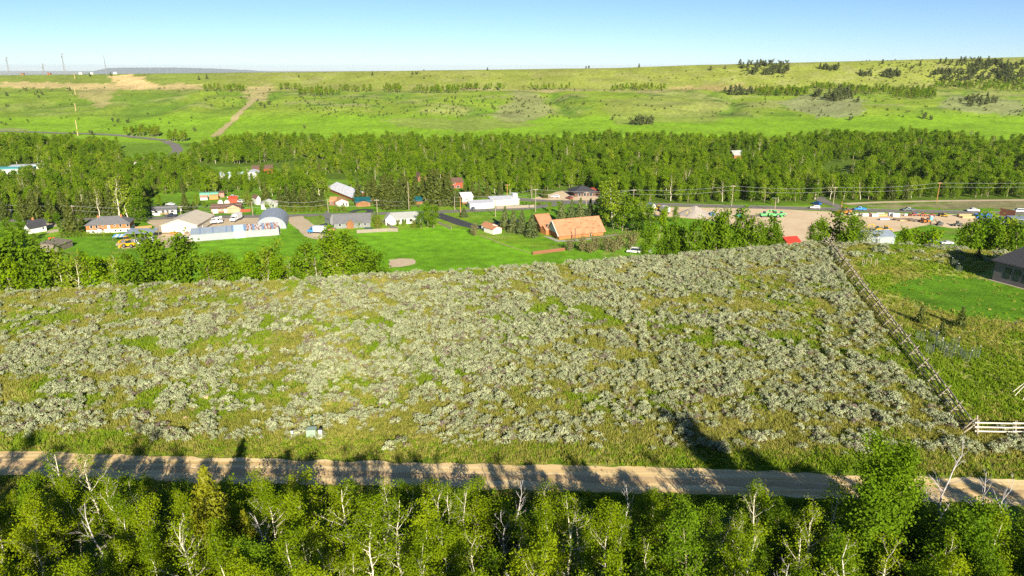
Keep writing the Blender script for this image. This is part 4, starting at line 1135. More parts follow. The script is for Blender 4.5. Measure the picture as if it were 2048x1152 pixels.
jp = []
for (cx, cy, rx, ry, n) in ((1530, 139, 48, 13, 60), (1660, 138, 20, 5, 14), (1780, 150, 24, 7, 24), (1730, 150, 14, 4, 10), (1905, 152, 45, 14, 60), (1985, 146, 50, 22, 80), (2035, 150, 40, 24, 50), (1940, 128, 60, 7, 26), (1480, 186, 30, 6, 22), (1660, 196, 50, 8, 30), (1950, 206, 40, 8, 20), (1700, 186, 40, 8, 24)):
    for i in range(n):
        a, r = rnd.random() * 6.283, math.sqrt(rnd.random())
        jp.append(hit(cx + rx * r * math.cos(a), cy + ry * r * math.sin(a)))
JP = np.array(jp); jproto = [o for o in bpy.data.objects if o.name.startswith('juniper_tree')]
pick_ = []
for k in (0, 1, 3):
    pick_.append(next(o for o in jproto if o.children and JUN[k][0] in [c.data for c in o.children]))
scatter('hillside_junipers', 'dark juniper clumps massed on the upper right hillside', 'junipers', JP, RNG.random(len(JP)) * 6.283, RNG.uniform(0.9, 2.1, len(JP)), RNG.integers(0, 3, len(JP)), [list(o.children) for o in pick_], 0.05)
# ------------------------------------------------------------------ buildings
GLASS = glassmat('window_glass')
FRAMEW = paint((0.75, 0.74, 0.70))
FRAMED = paint((0.03, 0.03, 0.035))
DOORW = paint((0.80, 0.79, 0.76))
def roofmetal(name, c, c2=None, sc_=1.6, ax='X'):
    return M(name, c, c2, 0.5, 0.5, 0.5, 0.05, 0.4, wave=(ax, sc_))
SHING_G = M('grey_shingle', (0.20, 0.20, 0.20), (0.13, 0.13, 0.135), 1.2, 0.9, 0.3, detail=9)
SHING_D = M('charcoal_shingle', (0.075, 0.075, 0.082), (0.035, 0.035, 0.042), 6.0, 0.9, 0.4, detail=9)
SHING_B = M('brown_shingle', (0.20, 0.12, 0.085), (0.13, 0.075, 0.055), 1.2, 0.9, 0.3, detail=9)
SHING_L = M('light_shingle', (0.42, 0.43, 0.40), (0.33, 0.34, 0.31), 1.2, 0.9, 0.2)
SHING_O = M('orange_tile_roof', (0.54, 0.26, 0.14), (0.42, 0.19, 0.095), 0.5, 0.85, 0.3)
SHING_T = M('tan_shingle', (0.50, 0.28, 0.13), (0.40, 0.21, 0.09), 1.0, 0.9, 0.2)
TEAL = roofmetal('teal_metal_roof', (0.012, 0.12, 0.13), (0.01, 0.09, 0.10))
WHITEROOF = roofmetal('white_metal_roof', (0.74, 0.74, 0.76), (0.62, 0.62, 0.66), 1.5)
CREAM = M('cream_siding', (0.74, 0.66, 0.50), (0.66, 0.58, 0.43), 0.4, 0.7, 0.2, wave=('Z', 3.0))
CREAMROOF = roofmetal('cream_metal_roof', (0.68, 0.59, 0.44), (0.60, 0.52, 0.38), 1.2, 'Y')
BRICK = M('orange_brick', (0.50, 0.20, 0.075), (0.42, 0.16, 0.06), 2.0, 0.9, 0.3)
BRICKD = M('brown_brick', (0.28, 0.13, 0.085), (0.2, 0.09, 0.06), 2.0, 0.9, 0.3)
PLAST = M('white_plaster', (0.74, 0.70, 0.62), (0.62, 0.58, 0.5), 0.8, 0.9)
SIDEW = M('white_siding', (0.76, 0.75, 0.70), (0.68, 0.67, 0.62), 0.5, 0.7, 0.2, wave=('Z', 3.5))
SIDEG = M('grey_siding', (0.25, 0.26, 0.255), (0.20, 0.21, 0.205), 0.5, 0.8, 0.2, wave=('Z', 3.5))
SIDEK = M('charcoal_siding', (0.17, 0.15, 0.155), (0.135, 0.118, 0.124), 0.6, 0.8, 0.3, wave=('Z', 3.2))
REDW = M('red_wood', (0.40, 0.09, 0.045), (0.28, 0.06, 0.035), 1.0, 0.8)
LOG = M('log_wall', (0.36, 0.17, 0.07), (0.24, 0.11, 0.045), 1.0, 0.8, 0.4, wave=('Z', 3.0))
GALV = roofmetal('galvanised_metal', (0.30, 0.36, 0.43), (0.24, 0.29, 0.35), 1.4)
GALVW = roofmetal('galvanised_wall', (0.37, 0.40, 0.42), (0.31, 0.34, 0.36), 1.4)
BLUEM = roofmetal('blue_metal_panel', (0.20, 0.30, 0.46), (0.16, 0.24, 0.38), 1.4)
PALEB = roofmetal('pale_blue_panel', (0.50, 0.68, 0.82), (0.44, 0.6, 0.74), 1.4)
def rustmat():
    m, t, b, N, L = nt('rusting_roof_panel')
    tc = N('ShaderNodeTexCoord'); mp = N('ShaderNodeMapping'); mp.inputs['Scale'].default_value = (1.6, 0.45, 0.45)
    no = N('ShaderNodeTexNoise'); no.inputs['Scale'].default_value = 1.1; no.inputs['Detail'].default_value = 5
    L(tc.outputs['Object'], mp.inputs['Vector']); L(mp.outputs[0], no.inputs['Vector'])
    r = N('ShaderNodeValToRGB'); r.color_ramp.elements[0].position, r.color_ramp.elements[1].position = 0.47, 0.53
    r.color_ramp.elements[0].color, r.color_ramp.elements[1].color = (0.27, 0.10, 0.04, 1), (0.45, 0.46, 0.48, 1)
    L(no.outputs['Fac'], r.inputs['Fac']); L(r.outputs[0], b.inputs['Base Color'])
    b.inputs['Roughness'].default_value = 0.6
    return m
RUST = rustmat()
OLDWOOD = M('weathered_boards', (0.30, 0.25, 0.19), (0.16, 0.13, 0.10), 1.0, 0.95, 0.5, wave=('X', 2.0))
NEWWOOD = M('raw_timber', (0.62, 0.46, 0.24), (0.48, 0.33, 0.16), 2.0, 0.85, 0.2)
GREYPLANK = M('grey_planks', (0.36, 0.31, 0.25), (0.24, 0.2, 0.16), 1.5, 0.95)

def roof_slabs(L_, D, wh, kind, rh, oh, t=0.16, gx=None):
    """list of separate roof planes (upper face corners)"""
    o, g = oh, oh if gx is None else gx
    if kind == 'gx':
        e = wh - rh * o / (D / 2)
        a = [(-g, -o, e), (L_ + g, -o, e), (L_ + g, D / 2, wh + rh), (-g, D / 2, wh + rh)]
        b = [(-g, D / 2 + 0.01, wh + rh), (L_ + g, D / 2 + 0.01, wh + rh), (L_ + g, D + o, e), (-g, D + o, e)]
        return [a, b]
    if kind == 'gy':
        e = wh - rh * o / (L_ / 2)
        a = [(-o, -g, e), (L_ / 2, -g, wh + rh), (L_ / 2, D + g, wh + rh), (-o, D + g, e)]
        b = [(L_ / 2 + 0.01, -g, wh + rh), (L_ + o, -g, e), (L_ + o, D + g, e), (L_ / 2 + 0.01, D + g, wh + rh)]
        return [a, b]
    if kind == 'shed':
        return [[(-g, -o, wh), (L_ + g, -o, wh), (L_ + g, D + o, wh + rh), (-g, D + o, wh + rh)]]
    return []

def building(name, label, A, B, D, wh, kind, rh, wm, rm, oh=0.35, ops=(), band=None, chim=(), cat='house', gx=None, front_gable=None):
    A, B = np.asarray(A, float), np.asarray(B, float)
    d = B - A
    L_ = float(math.hypot(d[0], d[1]))
    root = empty(name, (A[0], A[1], A[2]), math.atan2(d[1], d[0]), label, cat)
    w_ = MB()
    fz = -0.6
    if kind == 'arch':
        n = 18
        pr = [(L_ / 2 - L_ / 2 * math.cos(math.pi * i / n), wh * math.sin(math.pi * i / n) ** 0.85) for i in range(n + 1)]
        w_.face([(x, 0.12, z) for x, z in pr])
        w_.face([(x, D - 0.12, z) for x, z in pr][::-1])
        w_.build('wall', wm, root)
        r_m = MB()
        for i in range(n):
            (x0, z0), (x1, z1) = pr[i], pr[i + 1]
            r_m.face([(x0, 0, z0), (x1, 0, z1), (x1, D, z1), (x0, D, z0)][::-1])
        q = r_m.build('roof', rm, root)
        sol = q.modifiers.new('thickness', 'SOLIDIFY'); sol.thickness = 0.12; sol.offset = -1
    else:
        tops = [wh] * 4 if kind != 'shed' else [wh, wh, wh + rh * D / (D + 2 * oh), wh + rh * D / (D + 2 * oh)]
        z = [t - 0.08 for t in tops]
        w_.face([(0, 0, fz), (L_, 0, fz), (L_, 0, z[1]), (0, 0, z[0])])
        w_.face([(L_, 0, fz), (L_, D, fz), (L_, D, z[2]), (L_, 0, z[1])])
        w_.face([(L_, D, fz), (0, D, fz), (0, D, z[3]), (L_, D, z[2])])
        w_.face([(0, D, fz), (0, 0, fz), (0, 0, z[0]), (0, D, z[3])])
        if kind == 'gx':
            w_.face([(0, D, wh - 0.08), (0, 0, wh - 0.08), (0, D / 2, wh + rh - 0.1)]); w_.face([(L_, 0, wh - 0.08), (L_, D, wh - 0.08), (L_, D / 2, wh + rh - 0.1)])
        if kind == 'gy':
            w_.face([(0, 0, wh - 0.08), (L_, 0, wh - 0.08), (L_ / 2, 0, wh + rh - 0.1)]); w_.face([(L_, D, wh - 0.08), (0, D, wh - 0.08), (L_ / 2, D, wh + rh - 0.1)])
        w_.build('wall', wm, root)
        if kind in ('gx', 'gy', 'shed'):
            for sl_ in roof_slabs(L_, D, wh, kind, rh, oh, gx=gx):
                MB().slab(sl_, 0.16).build('roof', rm, root)
        elif kind == 'hip':
            o = oh; e = wh - 0.12; k = min(L_, D) / 2 + o
            if L_ >= D: r0_, r1_ = (k - o, D / 2, wh + rh), (L_ - k + o, D / 2, wh + rh)
            else: r0_, r1_ = (L_ / 2, k - o, wh + rh), (L_ / 2, D - k + o, wh + rh)
            a, b, c, d_ = (-o, -o, e), (L_ + o, -o, e), (L_ + o, D + o, e), (-o, D + o, e)
            m_ = MB()
            if L_ >= D:
                for f in ([a, b, r1_, r0_], [b, c, r1_], [c, d_, r0_, r1_], [d_, a, r0_]): m_.face(f)
            else:
                for f in ([a, b, r0_], [b, c, r1_, r0_], [c, d_, r1_], [d_, a, r0_, r1_]): m_.face(f)
            m_.face([d_, c, b, a])
            for f in ((a, b), (b, c), (c, d_), (d_, a)):
                m_.face([(f[0][0], f[0][1], e - 0.2), (f[1][0], f[1][1], e - 0.2), f[1], f[0]])
            m_.build('roof', rm, root)
        elif kind == 'flat':
            MB().box(-oh, L_ + oh, -oh, D + oh, wh, wh + 0.3).build('roof', rm, root)
    if band:
        bz, bm = band
        MB().box(-0.04, L_ + 0.04, -0.04, D + 0.04, fz, bz).build('lower_wall', bm, root)
    for op in ops:
        fc, u, z0, ww, hh, kd = op[:6]
        m_ = op[6] if len(op) > 6 else None
        fr, pn = MB(), MB()
        e = 0.06 + (0.03 if band else 0)
        def bxx(mb, u0, u1, z0_, z1_, out):
            if fc == 'f': mb.box(u0, u1, -out, 0.02, z0_, z1_)
            elif fc == 'l': mb.box(-out, 0.02, u0, u1, z0_, z1_)
            else: mb.box(L_ - 0.02, L_ + out, u0, u1, z0_, z1_)
        if kd == 'window':
            bxx(fr, u, u + ww, z0, z0 + hh, e); bxx(pn, u + 0.09, u + ww - 0.09, z0 + 0.09, z0 + hh - 0.09, e + 0.015)
            q = fr.build('window', m_ or FRAMEW, root); pn.build('pane', GLASS, q)
        else:
            bxx(fr, u, u + ww, z0, z0 + hh, e)
            q = fr.build('garage_door' if kd == 'garage' else 'door', m_ or DOORW, root)
    for cx, cy, zt in chim:
        MB().box(cx - 0.35, cx + 0.35, cy - 0.35, cy + 0.35, wh, zt).build('chimney', BRICK, root)
    if front_gable:
        u, ww, hh, gr, gd, gm, grm = front_gable
        q = MB()
        q.face([(u, -gd, fz), (u + ww, -gd, fz), (u + ww, -gd, hh), (u + ww / 2, -gd, hh + gr), (u, -gd, hh)])
        q.face([(u, 0, fz), (u, -gd, fz), (u, -gd, hh), (u, 0, hh)]); q.face([(u + ww, -gd, fz), (u + ww, 0, fz), (u + ww, 0, hh), (u + ww, -gd, hh)])
        q.build('front_gable', gm, root)
        o = 0.3; e = hh - gr * o / (ww / 2)
        bk = min(D / 2, 3.5)
        MB().slab([(u - o, -gd - o, e + 0.1), (u + ww / 2, -gd - o, hh + gr + 0.1), (u + ww / 2, bk, hh + gr + 0.1), (u - o, bk, e + 0.1)], 0.14).build('gable_roof', grm, root)
        MB().slab([(u + ww / 2 + 0.01, -gd - o, hh + gr + 0.1), (u + ww + o, -gd - o, e + 0.1), (u + ww + o, bk, e + 0.1), (u + ww / 2 + 0.01, bk, hh + gr + 0.1)], 0.14).build('gable_roof', grm, root)
    root['len'] = L_
    del root['len']
    return root, L_

def vb(name, label, fl, fr, *a, **k):
    return building(name, label, valley(*fl), valley(*fr), *a, **k)

W_, D_, G_ = 'window', 'door', 'garage'
vb('apartment_house', 'long orange brick apartment house with grey hip roof and white ground floor', (174, 468), (261, 463), 9.5, 3.9, 'hip', 2.5, BRICK, SHING_G, 0.5, band=(1.55, PLAST), chim=((4.2, 4.5, 6.9), (13.2, 4.5, 6.9)), cat='apartment house',
   ops=[('f', 1.6, 2.2, 1.0, 1.3, W_), ('f', 3.6, 2.2, 1.0, 1.3, W_), ('f', 6.2, 2.6, 0.7, 0.8, W_), ('f', 8.2, 0.9, 1.0, 2.4, D_), ('f', 10.8, 2.6, 0.7, 0.8, W_), ('f', 12.8, 2.2, 1.0, 1.3, W_), ('f', 15.6, 2.2, 1.1, 1.4, W_),
        ('f', 2.0, 0.3, 1.0, 0.9, W_), ('f', 10.6, 0.3, 0.9, 0.9, W_), ('f', 12.6, 0.3, 0.9, 0.9, W_), ('f', 15.4, 0.3, 0.9, 0.9, W_), ('f', 4.6, 0, 1.0, 1.5, D_)], front_gable=(3.9, 2.4, 1.7, 0.7, 1.2, PLAST, SHING_G))
vb('metal_shed', 'big cream metal shed with a wide low gable and white sliding door', (324.5, 468), (396, 467), 21, 3.9, 'gy', 2.5, CREAM, CREAMROOF, 0.45, cat='shed', band=(0.7, M('brown_base_panel', (0.2, 0.14, 0.1))),
   ops=[('f', 5.6, 0, 3.6, 3.1, G_), ('r', 6, 0, 1.2, 2.2, D_)])
# long barn with roof and wall panels of different age
rt, LB = vb('long_metal_barn', 'long low galvanised barn patched with blue and rusty roof panels', (383, 483.5), (558.5, 470), 8.5, 3.1, 'gx', 0.01, GALVW, GALV, 0.05, cat='barn')
for ch in [c for c in rt.children if c.name.startswith('roof')]: bpy.data.objects.remove(ch)
u = 0.0
pan = [(0.10, GALV), (0.012, BLUEM), (0.13, GALV), (0.012, BLUEM), (0.14, GALV), (0.014, BLUEM), (0.05, GALV), (0.022, BLUEM), (0.115, PALEB), (0.03, BLUEM), (0.07, RUST), (0.025, BLUEM), (0.085, RUST), (0.025, BLUEM), (0.085, RUST), (0.025, BLUEM), (0.06, RUST)]
for wd, mt in pan:
    x0, x1 = u * LB, (u + wd) * LB; u += wd
    MB().slab([(x0 + 0.02, -0.3, 3.05), (x1 - 0.02, -0.3, 3.05), (x1 - 0.02, 4.3, 4.75), (x0 + 0.02, 4.3, 4.75)], 0.12).build('roof_panel', mt, rt)
MB().slab([(0, 4.32, 4.75), (LB, 4.32, 4.75), (LB, 8.8, 3.05), (0, 8.8, 3.05)], 0.12).build('roof_panel', GALV, rt)
for x in (0, LB): MB().face([(x, 0, 3.0), (x, 8.5, 3.0), (x, 4.3, 4.6)]).build('gable_end', GALVW, rt)
MB().box(0.492 * LB, 0.605 * LB, -0.06, 0.02, 0, 3.0).build('sliding_door', PALEB, rt)
MB().box(0.61 * LB, 0.615 * LB, -0.07, 0.02, 0, 3.0).build('door_post', NEWWOOD, rt)
rq = vb('arched_shed', 'galvanised arched metal shed behind the long barn', (512, 460), (570, 460), 22, 5.4, 'arch', 0, GALVW, roofmetal('arched_sheet', (0.34, 0.38, 0.42), (0.28, 0.32, 0.36), 0.9, 'Y'), cat='shed')[0]
rq.rotation_euler.z += R(14)
vb('white_house', 'small white house with grey roof and wooden deck beside the street', (305, 431.5), (354, 428.5), 7.5, 2.5, 'gx', 1.3, SIDEW, SHING_G, 0.3, ops=[('f', 1.2, 1.2, 1.3, 1.0, W_), ('f', 4.2, 0.9, 1.2, 1.3, W_, FRAMED), ('f', 6.3, 0.2, 1.0, 2.0, D_, FRAMED), ('f', 8.0, 1.0, 1.6, 1.1, W_)])
p = valley(330, 431); dk = empty('wooden_deck', p, 0, 'raised wooden deck before the small white house', 'deck')
MB().box(-2.2, 3.2, -0.8, 1.4, 0.75, 0.9).build('floor', NEWWOOD, dk)
for x in (-2.1, 0.5, 3.1): MB().box(x - 0.06, x + 0.06, -0.8, -0.68, 0, 1.7).build('post', NEWWOOD, dk)
MB().box(-2.2, 3.2, -0.79, -0.7, 1.6, 1.72).build('rail', NEWWOOD, dk)
vb('ranch_house', 'brick and tan ranch house with brown roof and white garage door', (423, 427), (482, 424.5), 8, 2.5, 'gx', 1.5, M('tan_siding', (0.62, 0.40, 0.24), (0.55, 0.34, 0.2), 0.6, 0.8), SHING_B, 0.4, band=(0.9, BRICKD),
   ops=[('f', 0.7, 0, 2.4, 2.1, G_), ('f', 4.6, 1.1, 0.8, 0.8, W_), ('f', 6.0, 0, 1.0, 2.1, D_)], front_gable=(7.3, 6.0, 2.7, 1.3, 1.2, M('tan_front', (0.66, 0.42, 0.25), None, 0.6, 0.8), SHING_B))
vb('grey_roofed_house', 'small house with pale grey hip roof behind bushes near the street', (523, 419), (556, 417), 8, 2.6, 'hip', 2.0, SIDEW, SHING_L, 0.4, ops=[('f', 1.5, 1, 1.2, 1.1, W_), ('f', 5, 1, 1.2, 1.1, W_)])
vb('narrow_house', 'narrow white house with brown roof behind the ranch house', (514, 410), (522, 409), 6, 3.5, 'gy', 1.4, SIDEW, SHING_B, 0.2)
vb('tan_roofed_house', 'white house with tan orange roof and gabled front by the hedge', (672, 414), (697, 412.5), 9, 2.5, 'gy', 1.5, SIDEW, SHING_T, 0.4, ops=[('f', 3.6, 0.2, 0.8, 1.9, W_), ('f', 4.8, 0.2, 0.8, 1.9, W_)])
vb('tan_roofed_wing', 'tan roofed side wing left of the white gabled house', (659, 411), (671.5, 411), 7, 2.4, 'gx', 1.6, BRICKD, SHING_T, 0.3, ops=[('f', 0.6, 1, 0.8, 0.9, W_)])
vb('teal_roofed_house', 'brown house with teal metal roof and white garage door', (712, 413.5), (741, 412), 8, 2.3, 'gx', 1.9, LOG, TEAL, 0.4, ops=[('f', 4.6, 0, 2.2, 2.0, G_), ('f', 1.2, 0.9, 1.6, 0.8, W_, FRAMED)], front_gable=(0.7, 6.0, 2.2, 0.9, 0.8, LOG, TEAL))
vb('log_cabin', 'small orange log cabin right of the teal roofed house', (741, 407.5), (758, 406.5), 5, 2.0, 'gy', 1.0, LOG, SHING_B, 0.3, ops=[('f', 1.2, 0.3, 0.9, 1.6, D_, FRAMED)])
vb('teal_roofed_cabin', 'low cabin with teal metal roof half hidden by spruces', (829, 409), (853, 407.5), 6, 1.9, 'gx', 1.7, LOG, TEAL, 0.4, cat='cabin')
rw, LW = building('long_roofed_lodge', 'long low lodge with bright white roof slanting through the trees', valley(657, 381), valley(708, 402), 11, 1.9, 'gx', 2.6, REDW, WHITEROOF, 0.6, cat='lodge')
vb('brown_roofed_motel', 'brown roofed house with red walls among the tall spruces', (900, 377), (926, 375.5), 9, 3.8, 'gx', 1.8, REDW, SHING_B, 0.5, ops=[('f', 1.0, 0.2, 2.0, 1.2, W_), ('f', 4.0, 0.2, 2.0, 1.2, W_), ('f', 2.0, 2.2, 1.2, 1.0, W_)])
vb('brown_gabled_house', 'brown gabled house behind the middle spruces', (836, 364), (853, 363), 8, 3.0, 'gy', 2.0, BRICKD, SHING_B, 0.4)
vb('white_gabled_house', 'white two storey house with a white roof behind the garage', (925, 408), (946, 406.5), 8, 3.6, 'gx', 1.8, CREAM, WHITEROOF, 0.4, band=(0.9, BRICKD), ops=[('f', 2.0, 1.9, 0.9, 0.9, W_)])
vb('white_garage', 'low white garage with two wide doors on the street', (940, 418.5), (988.5, 416), 7, 2.8, 'shed', 0.4, SIDEW, WHITEROOF, 0.3, cat='garage', ops=[('f', 3.0, 0, 2.8, 2.2, G_), ('f', 6.6, 0, 2.8, 2.2, G_), ('f', 9.6, 0, 1.0, 2.1, D_)])
vb('cream_workshop', 'cream flat workshop with white roof right of the garage', (985, 412.5), (1038.5, 409.5), 8, 3.0, 'shed', 0.7, CREAM, WHITEROOF, 0.3, cat='workshop', ops=[('f', 4.0, 1.2, 0.5, 0.6, W_), ('f', 9, 1.2, 0.5, 0.6, W_)])
vb('white_annex', 'tall white box annex at the right end of the cream workshop', (1026, 407.5), (1035, 407), 4, 4.9, 'flat', 0, SIDEW, WHITEROOF, 0.05, cat='annex')
vb('grey_shingled_house', 'long grey shingled house with a wooden porch gable facing the field', (668, 457.5), (741, 454.5), 9.5, 2.6, 'gx', 3.0, SIDEG, SHING_G, 0.4, ops=[('f', 2.0, 0.9, 1.2, 1.2, W_), ('f', 13.0, 0.9, 1.0, 1.2, W_), ('f', 10.5, 0.9, 1.0, 1.2, W_), ('l', 2.0, 0.9, 1.4, 1.2, W_), ('l', 6, 0.9, 1.2, 1.2, W_)],
   front_gable=(5.6, 3.0, 2.3, 1.3, 1.4, LOG, SHING_T))
vb('grey_wing', 'steep grey wing with dark gable at the left end of the grey house', (661, 451), (669, 450), 7, 3.4, 'gy', 2.0, SIDEG, SHING_G, 0.3)
vb('pale_roofed_house', 'white house with pale roof and a gabled left wing beside the field', (781, 449.5), (846, 445.5), 8.5, 2.8, 'gx', 1.9, SIDEW, SHING_L, 0.4, ops=[('f', 2.6, 0.9, 0.7, 1.3, W_, FRAMED), ('f', 3.6, 0.9, 0.7, 1.3, W_, FRAMED), ('f', 5.2, 0.1, 0.9, 2.1, W_, FRAMED), ('f', 6.4, 0.1, 0.9, 2.1, W_, FRAMED), ('f', 8.6, 0.9, 1.4, 1.2, W_, FRAMED)], front_gable=(-2.2, 4.2, 2.8, 2.2, 0.9, SIDEW, SHING_L))
# church
chA, chB = valley(1118.5, 479.5), valley(1206.5, 470.5)
ch, LC = building('church', 'orange brick church with a steep orange roof and white front gable', chA, chB, 11.5, 2.3, 'gx', 4.9, BRICK, SHING_O, 0.7, cat='church', gx=0.9, ops=[('f', 14.2, 0.1, 0.9, 2.0, W_, FRAMEW), ('f', 5.6, 0.1, 0.9, 2.0, D_, BRICKD)])
MB().face([(-0.05, 10.9, 2.35), (-0.05, 0.6, 2.35), (-0.05, 5.75, 6.9)]).build('gable_panel', M('white_gable', (0.68, 0.74, 0.74), None, 0.8), ch)
for s_ in (0, 1):
    y0, y1 = (-0.7, 5.75) if not s_ else (12.2, 5.75)
    MB().hexa([(-1.0, y0, 1.45), (-0.75, y0, 1.45), (-0.75, y1, 6.95), (-1.0, y1, 6.95), (-1.0, y0, 1.75), (-0.75, y0, 1.75), (-0.75, y1, 7.25), (-1.0, y1, 7.25)]).build('barge_board', WHITE, ch)
MB().box(-0.9, LC + 0.9, 5.45, 6.05, 7.02, 7.32).build('ridge_cap', SHING_O, ch)
for (u, v_) in ((0.18, 0.55), (0.3, 0.7), (0.42, 0.3), (0.55, 0.6), (0.62, 0.25), (0.7, 0.75), (0.8, 0.45), (0.88, 0.62), (0.25, 0.28), (0.75, 0.18), (0.92, 0.3)):
    yy_ = v_ * 5.75; zz_ = 2.3 + 4.9 * yy_ / 5.75 + 0.02
    wl = rnd.uniform(0.8, 1.8)
    MB().slab([(u * LC, yy_, zz_), (u * LC + wl, yy_, zz_), (u * LC + wl, yy_ + 0.3, zz_ + 0.26), (u * LC, yy_ + 0.3, zz_ + 0.26)], 0.03).build('roof_patch', M('bare_roof_patch', (0.36, 0.12, 0.05), None, 1.0), ch)
vb('church_hall', 'lower orange roofed hall behind the church entrance', (1084, 466), (1108, 464), 15, 2.4, 'gx', 4.4, BRICK, SHING_O, 0.6, cat='church hall')
vb('church_porch', 'small orange porch with white gable at the church entrance', (1081, 466), (1092, 470), 4, 2.2, 'gy', 1.6, BRICK, SHING_O, 0.3, cat='porch')
for i, (fl, fr, lb) in enumerate((((963, 459), (978, 463.5), 'white shed with orange roof on the left of the pair by the field'), ((986, 469), (1003, 466), 'white shed with orange roof on the right of the pair by the field'))):
    vb('small_shed', lb, fl, fr, 6.5 if i else 4.5, 2.3, 'gy' if i else 'gx', 1.0, SIDEW, SHING_O, 0.3, cat='shed', ops=[('f', 1.0, 0.1, 0.9, 1.8, D_)])
vb('dark_roofed_building', 'low building with black roof and orange end wall by the gravel lot', (1149, 394), (1192, 392.5), 12, 2.6, 'hip', 2.8, M('brown_wall', (0.14, 0.08, 0.05), None, 0.8), SHING_D, 1.0, cat='building', ops=[('f', 2, 0.2, 1.6, 1.8, W_), ('f', 5, 0.2, 1.6, 1.8, W_), ('f', 8.5, 0.2, 1.6, 1.8, W_)])
vb('orange_annex', 'orange red annex at the right end of the black roofed building', (1188, 391), (1199, 390), 7, 2.6, 'gx', 1.2, REDW, REDW, 0.3, cat='annex')
# buildings inside the wood
vb('white_warehouse', 'white arched roof warehouse hidden in the left wood', (488, 361), (520, 360), 14, 5.0, 'arch', 0, SIDEW, WHITEROOF, cat='warehouse')
vb('white_store', 'white flat store left of the arched warehouse in the wood', (436, 362), (486, 361), 9, 3.6, 'gx', 1.4, SIDEW, roofmetal('pale_aqua_roof', (0.55, 0.72, 0.74), (0.5, 0.65, 0.68)), 0.3, cat='store')
vb('red_barn', 'red barn with dark roof at the back of the left wood', (505, 348), (546, 346.5), 9, 3.4, 'gx', 1.8, REDW, SHING_B, 0.3, cat='barn')
vb('motel', 'long white motel with aqua roof edge at the far left', (-30, 350), (62, 347.5), 10, 3.6, 'flat', 0, SIDEW, roofmetal('aqua_roof', (0.12, 0.50, 0.45), (0.1, 0.42, 0.4)), 0.8, cat='motel', ops=[('f', 3 + 4.2 * k, 0.3, 1.2, 2.2, W_, FRAMED) for k in range(7)])
vb('motel_wing', 'lower white roofed wing behind the motel', (20, 343), (88, 340), 9, 3.2, 'flat', 0, SIDEW, WHITEROOF, 0.4, cat='motel')
vb('roadside_store', 'brown roofed store beside the upper road', (268, 332), (300, 331), 10, 3.2, 'hip', 2.0, SIDEW, SHING_B, 0.4, cat='store')
vb('forest_cabin', 'orange log cabin with grey metal roof deep in the right wood', (1468, 317), (1490, 316), 8, 2.8, 'gx', 3.0, LOG, SHING_L, 0.4, cat='cabin')
vb('forest_shed', 'orange roofed shed right of the forest cabin', (1510, 316), (1526, 315.5), 6, 3.2, 'gx', 1.6, LOG, SHING_O, 0.3, cat='shed')
# left yards
vb('dark_roofed_house', 'cream house with black roof under the left shade trees', (62, 466), (94, 462), 8, 2.6, 'gx', 2.4, PLAST, SHING_D, 0.35, ops=[('f', 1.5, 0.9, 1.1, 1.1, W_), ('f', 4, 0.9, 1.1, 1.1, W_)], chim=((2.0, 4.0, 5.8),))
vb('black_roofed_wing', 'white trimmed gable wing left of the cream house', (49, 466), (61, 468), 6, 2.5, 'gy', 1.6, SIDEW, SHING_D, 0.3)
vb('old_barn', 'collapsing weathered board barn on the left meadow', (117, 504), (146, 493), 7, 2.6, 'shed', 0.9, OLDWOOD, OLDWOOD, 0.3, cat='barn', ops=[('f', 0.6, 0, 1.2, 1.9, D_, FRAMED)])
cp = empty('carport', valley(252, 480), R(4), 'open carport with long grey metal roof above the parked trucks', 'carport')
MB().slab([(0, -0.5, 2.9), (11.5, -0.5, 2.9), (11.5, 5.5, 3.7), (0, 5.5, 3.7)], 0.14).build('roof', GALV, cp)
for x in (0.3, 4.0, 7.8, 11.2):
    for y_ in (-0.2, 5.2): MB().box(x - 0.1, x + 0.1, y_ - 0.1, y_ + 0.1, 0, 2.9 if y_ < 0 else 3.6).build('post', OLDWOOD, cp)
tp = empty('tarp_shelter', valley(226, 482), R(5), 'blue and white striped tarp shelter left of the carport', 'shelter')
for k in range(5): MB().slab([(0.9 * k, -0.3, 1.7), (0.9 * k + 0.88, -0.3, 1.7), (0.9 * k + 0.88, 2.4, 2.3), (0.9 * k, 2.4, 2.3)], 0.06).build('tarp_panel', paint((0.16, 0.42, 0.75)) if k % 2 == 0 else WHITE, tp)
for x in (0.1, 4.3):
    for y_ in (0, 2.2): MB().box(x - 0.05, x + 0.05, y_ - 0.05, y_ + 0.05, 0, 1.75).build('post', OLDWOOD, tp)
# back yards behind the ranch house
vb('green_trailer', 'long pale green flat roofed trailer behind the ranch house', (400, 397), (437, 395.5), 4, 2.4, 'flat', 0, M('mint_panel', (0.2, 0.55, 0.38), None, 0.5), M('mint_roof', (0.22, 0.58, 0.42), None, 0.5), 0.1, cat='trailer', ops=[('f', 1.5, 1.0, 1.0, 0.8, W_), ('f', 5.5, 1.0, 1.0, 0.8, W_)])
vb('pink_shed', 'pink brown shed at the right end of the green trailer', (438, 395), (449, 394.5), 4, 2.6, 'shed', 0.4, M('pink_board', (0.45, 0.24, 0.18), None, 0.8), SHING_B, 0.2, cat='shed', ops=[('f', 1.4, 1.0, 0.5, 0.6, W_)])
vb('orange_shed', 'orange box shed in front of the green trailer', (419, 399.5), (437, 398.5), 3, 2.0, 'flat', 0, M('orange_board', (0.60, 0.28, 0.10), None, 0.8), M('orange_top', (0.66, 0.34, 0.14), None, 0.8), 0.1, cat='shed')
